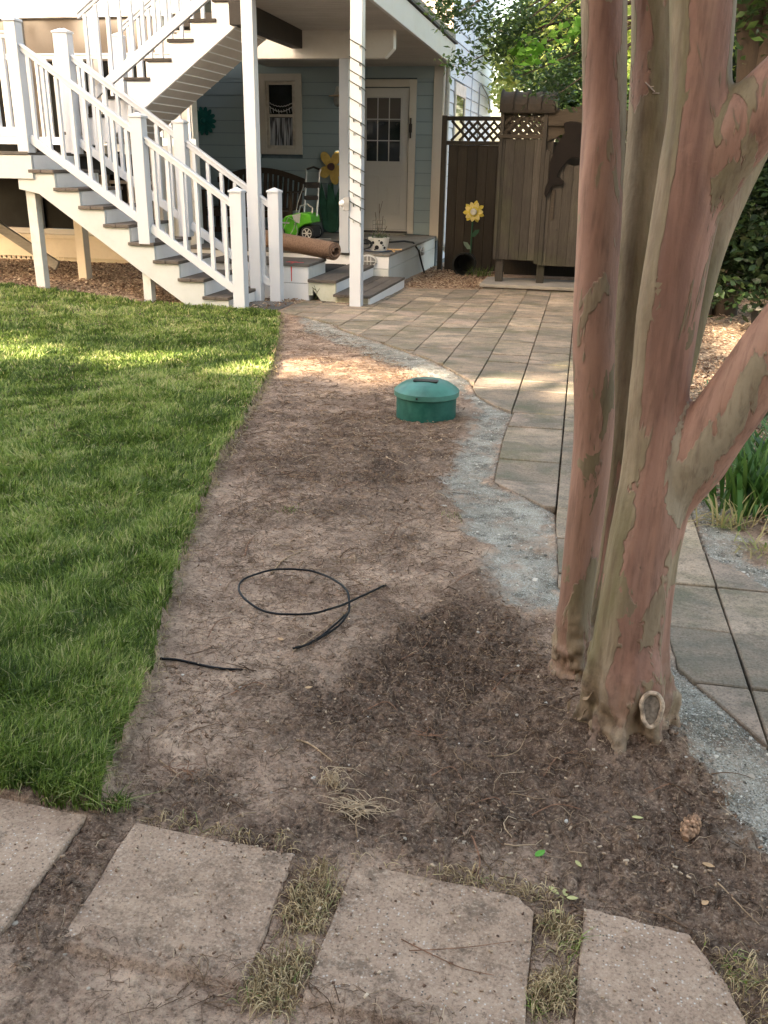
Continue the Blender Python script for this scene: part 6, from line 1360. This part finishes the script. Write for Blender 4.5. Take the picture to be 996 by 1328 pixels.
straps('strap_leaf_plant', G(1006, 645), 90, .46, .016, LS, 'second strap leaf clump cut by the right photo edge', .4, .06)
straps('strap_leaf_plant', G(985, 610), 60, .30, .014, LS, 'taller strap leaves behind the front clump, under the low branch', .3, .07)
straps('iris_plant', G(925, 545), 12, .30, .022, m_leaf('iris_leaf', (.02, .055, .03), (.04, .09, .045), (.07, .14, .07), .4, .2), 'few broad blue green iris leaves in the sunlit chips', .35, .03, bendy=.5)
straps('iris_plant', G(985, 560), 9, .34, .026, bpy.data.materials['iris_leaf'], 'broad iris leaves half hidden behind the low branch at the right', .3, .04, bendy=.5)
straps('dead_leaf_skirt', G(940, 682), 70, .14, .006, DRYL, 'straw coloured dead leaves round the foot of the strap leaf clump', 1.3, .045, bendy=.8)
straps('dead_leaf_skirt', G(990, 715), 50, .11, .006, DRYL, 'dead pale leaves at the lower right of the strap leaves', 1.3, .035, bendy=.8)
mb = MB(); 
for k in range(3): mb.tube([onz(893+k*3, 533-k*3, -.08), onz(912+k*4, 512-k*2, -.03), onz(933+k*3, 496-k*4, .02)], .006, 5)
tag(mb.build('cane_stubs', m_flat('grey_cane', (.28, .25, .21)), None), 'few grey cut canes lying in the sunlit chips by the branch crotch', 'canes')
# the myrtle's own crown, above the photo
P, _ = clumped([((.2, 2.0, 4.3), (1.6, 1.3, .7), 3), ((1.0, 2.0, 4.0), (1.0, 1.0, .6), 1)], 4200, 200, .16, rt_); leafmesh('crown', P, .07, LD, cm)
P, _ = clumped([((1.0, 4.6, 5.0), (2.3, 2.6, .7), 3), ((.6, 8.6, 5.2), (2.4, 2.6, .7), 3), ((3.4, 6, 4.8), (1.6, 3.0, .9), 2), ((.4, 1.2, 4.6), (2.0, 1.6, .6), 1.5)], 30000, 900, .17, rt_); leafmesh('crown', P, .10, LD, ev_t, aspect=1.9)

# ---- leaf screen added out of view to shape the sun, gaps cut for lit patches
tr = thing('shade_screen', 'added leaf screen behind the camera with gaps cut to shape the sunlight', 'sun blocker', (-6, -6.5, 0))
nL = 90000
L_ = np.stack([rng.uniform(-17, 5, nL), rng.uniform(-7.3, -5.8, nL), rng.uniform(-.2, 1, nL)*11.2+.1], 1)
def lit(Pt):
    """does the sun ray through this leaf end on one of the sunlit places of the photo?"""
    t = -Pt[:, 2]/SD[2]-4.0; g_ = Pt+SD[None]*((-.12-Pt[:, 2])/SD[2])[:, None]; ga, gb = g_[:, 0], g_[:, 1]
    nz = fbm(ga, gb, 1.6, 3, 91)
    band = np.abs(gb-(5.75+.02*(ga+2))-nz*.25) < (.44+.30*nz+.05*np.sin(ga*2.1)); band &= (ga < .25)&(ga > -6)
    band &= ~((fbm(ga, gb, 3.1, 2, 92) > .5))
    bed = (ga > .25)&(ga < 2.6)&(gb > 4.7+nz*.3)&(gb < 9.3)&(fbm(ga, gb, 2.3, 3, 93) < .12)
    wt = Pt+SD[None]*((1.9-Pt[:, 1])/SD[1])[:, None]; bed &= ~((np.abs(wt[:, 0]-.25) < .75)&(wt[:, 2] < 2.6))
    sp_ = ((ga+1.45)**2/.06+(gb-3.85)**2/.08 < 1)|((ga+1.9)**2/.03+(gb-3.6)**2/.05 < 1)
    w8 = Pt+SD[None]*((8.7-Pt[:, 1])/SD[1])[:, None]; up_ = (w8[:, 2] > 1.85+fbm(w8[:, 0], w8[:, 2], 2., 3, 94)*.3+.95*sstep(-4.7, -3.7, w8[:, 0]))&(w8[:, 0] < -3.3)
    w14 = Pt+SD[None]*((14.4-Pt[:, 1])/SD[1])[:, None]; w11b = Pt+SD[None]*((11.8-Pt[:, 1])/SD[1])[:, None]; w115 = Pt+SD[None]*((11.5-Pt[:, 1])/SD[1])[:, None]; up_ &= ~((w115[:, 0] < -5.2)&(w115[:, 2] > .9)&(w115[:, 2] < 2.82)); up_ &= ~((w14[:, 0] > -5.3)&(w14[:, 2] < 2.75)&(w14[:, 2] > -3))&~((w11b[:, 0] > -1.8)&(w11b[:, 2] < 2.4))
    w11 = Pt+SD[None]*((11.45-Pt[:, 1])/SD[1])[:, None]; por = (w11[:, 0] < -5.7)&(w11[:, 2] > -.32)&(w11[:, 2] < .16+fbm(w11[:, 0], w11[:, 2], 1.5, 2, 95)*.1)
    return band|bed|up_|por
ok_ = ~lit(L_); L_ = L_[ok_]
big = np.ones(len(L_), bool)
for ox, oz in ((.34, 0), (-.34, 0), (0, .30), (0, -.34), (.22, .22), (-.22, -.24)): big &= ~lit(L_+np.array([ox, 0, oz]))
leafmesh('crown', L_, .22, LD, tr, aspect=1.1, smin=.8); Lb = L_[big]; leafmesh('crown', Lb[rng.choice(len(Lb), min(26000, len(Lb)), replace=False)], .46, LD, tr, aspect=1.1, smin=.8)
for x in (-14, -11, -8, -5, -2, 1.2, 4): MB().tube([(x, -6.6, -.2), (x+.1, -6.6, 4), (x, -6.6, 8)], [.16, .12, .05], 8).build('trunk', DARKBARK, tr, smooth=True)
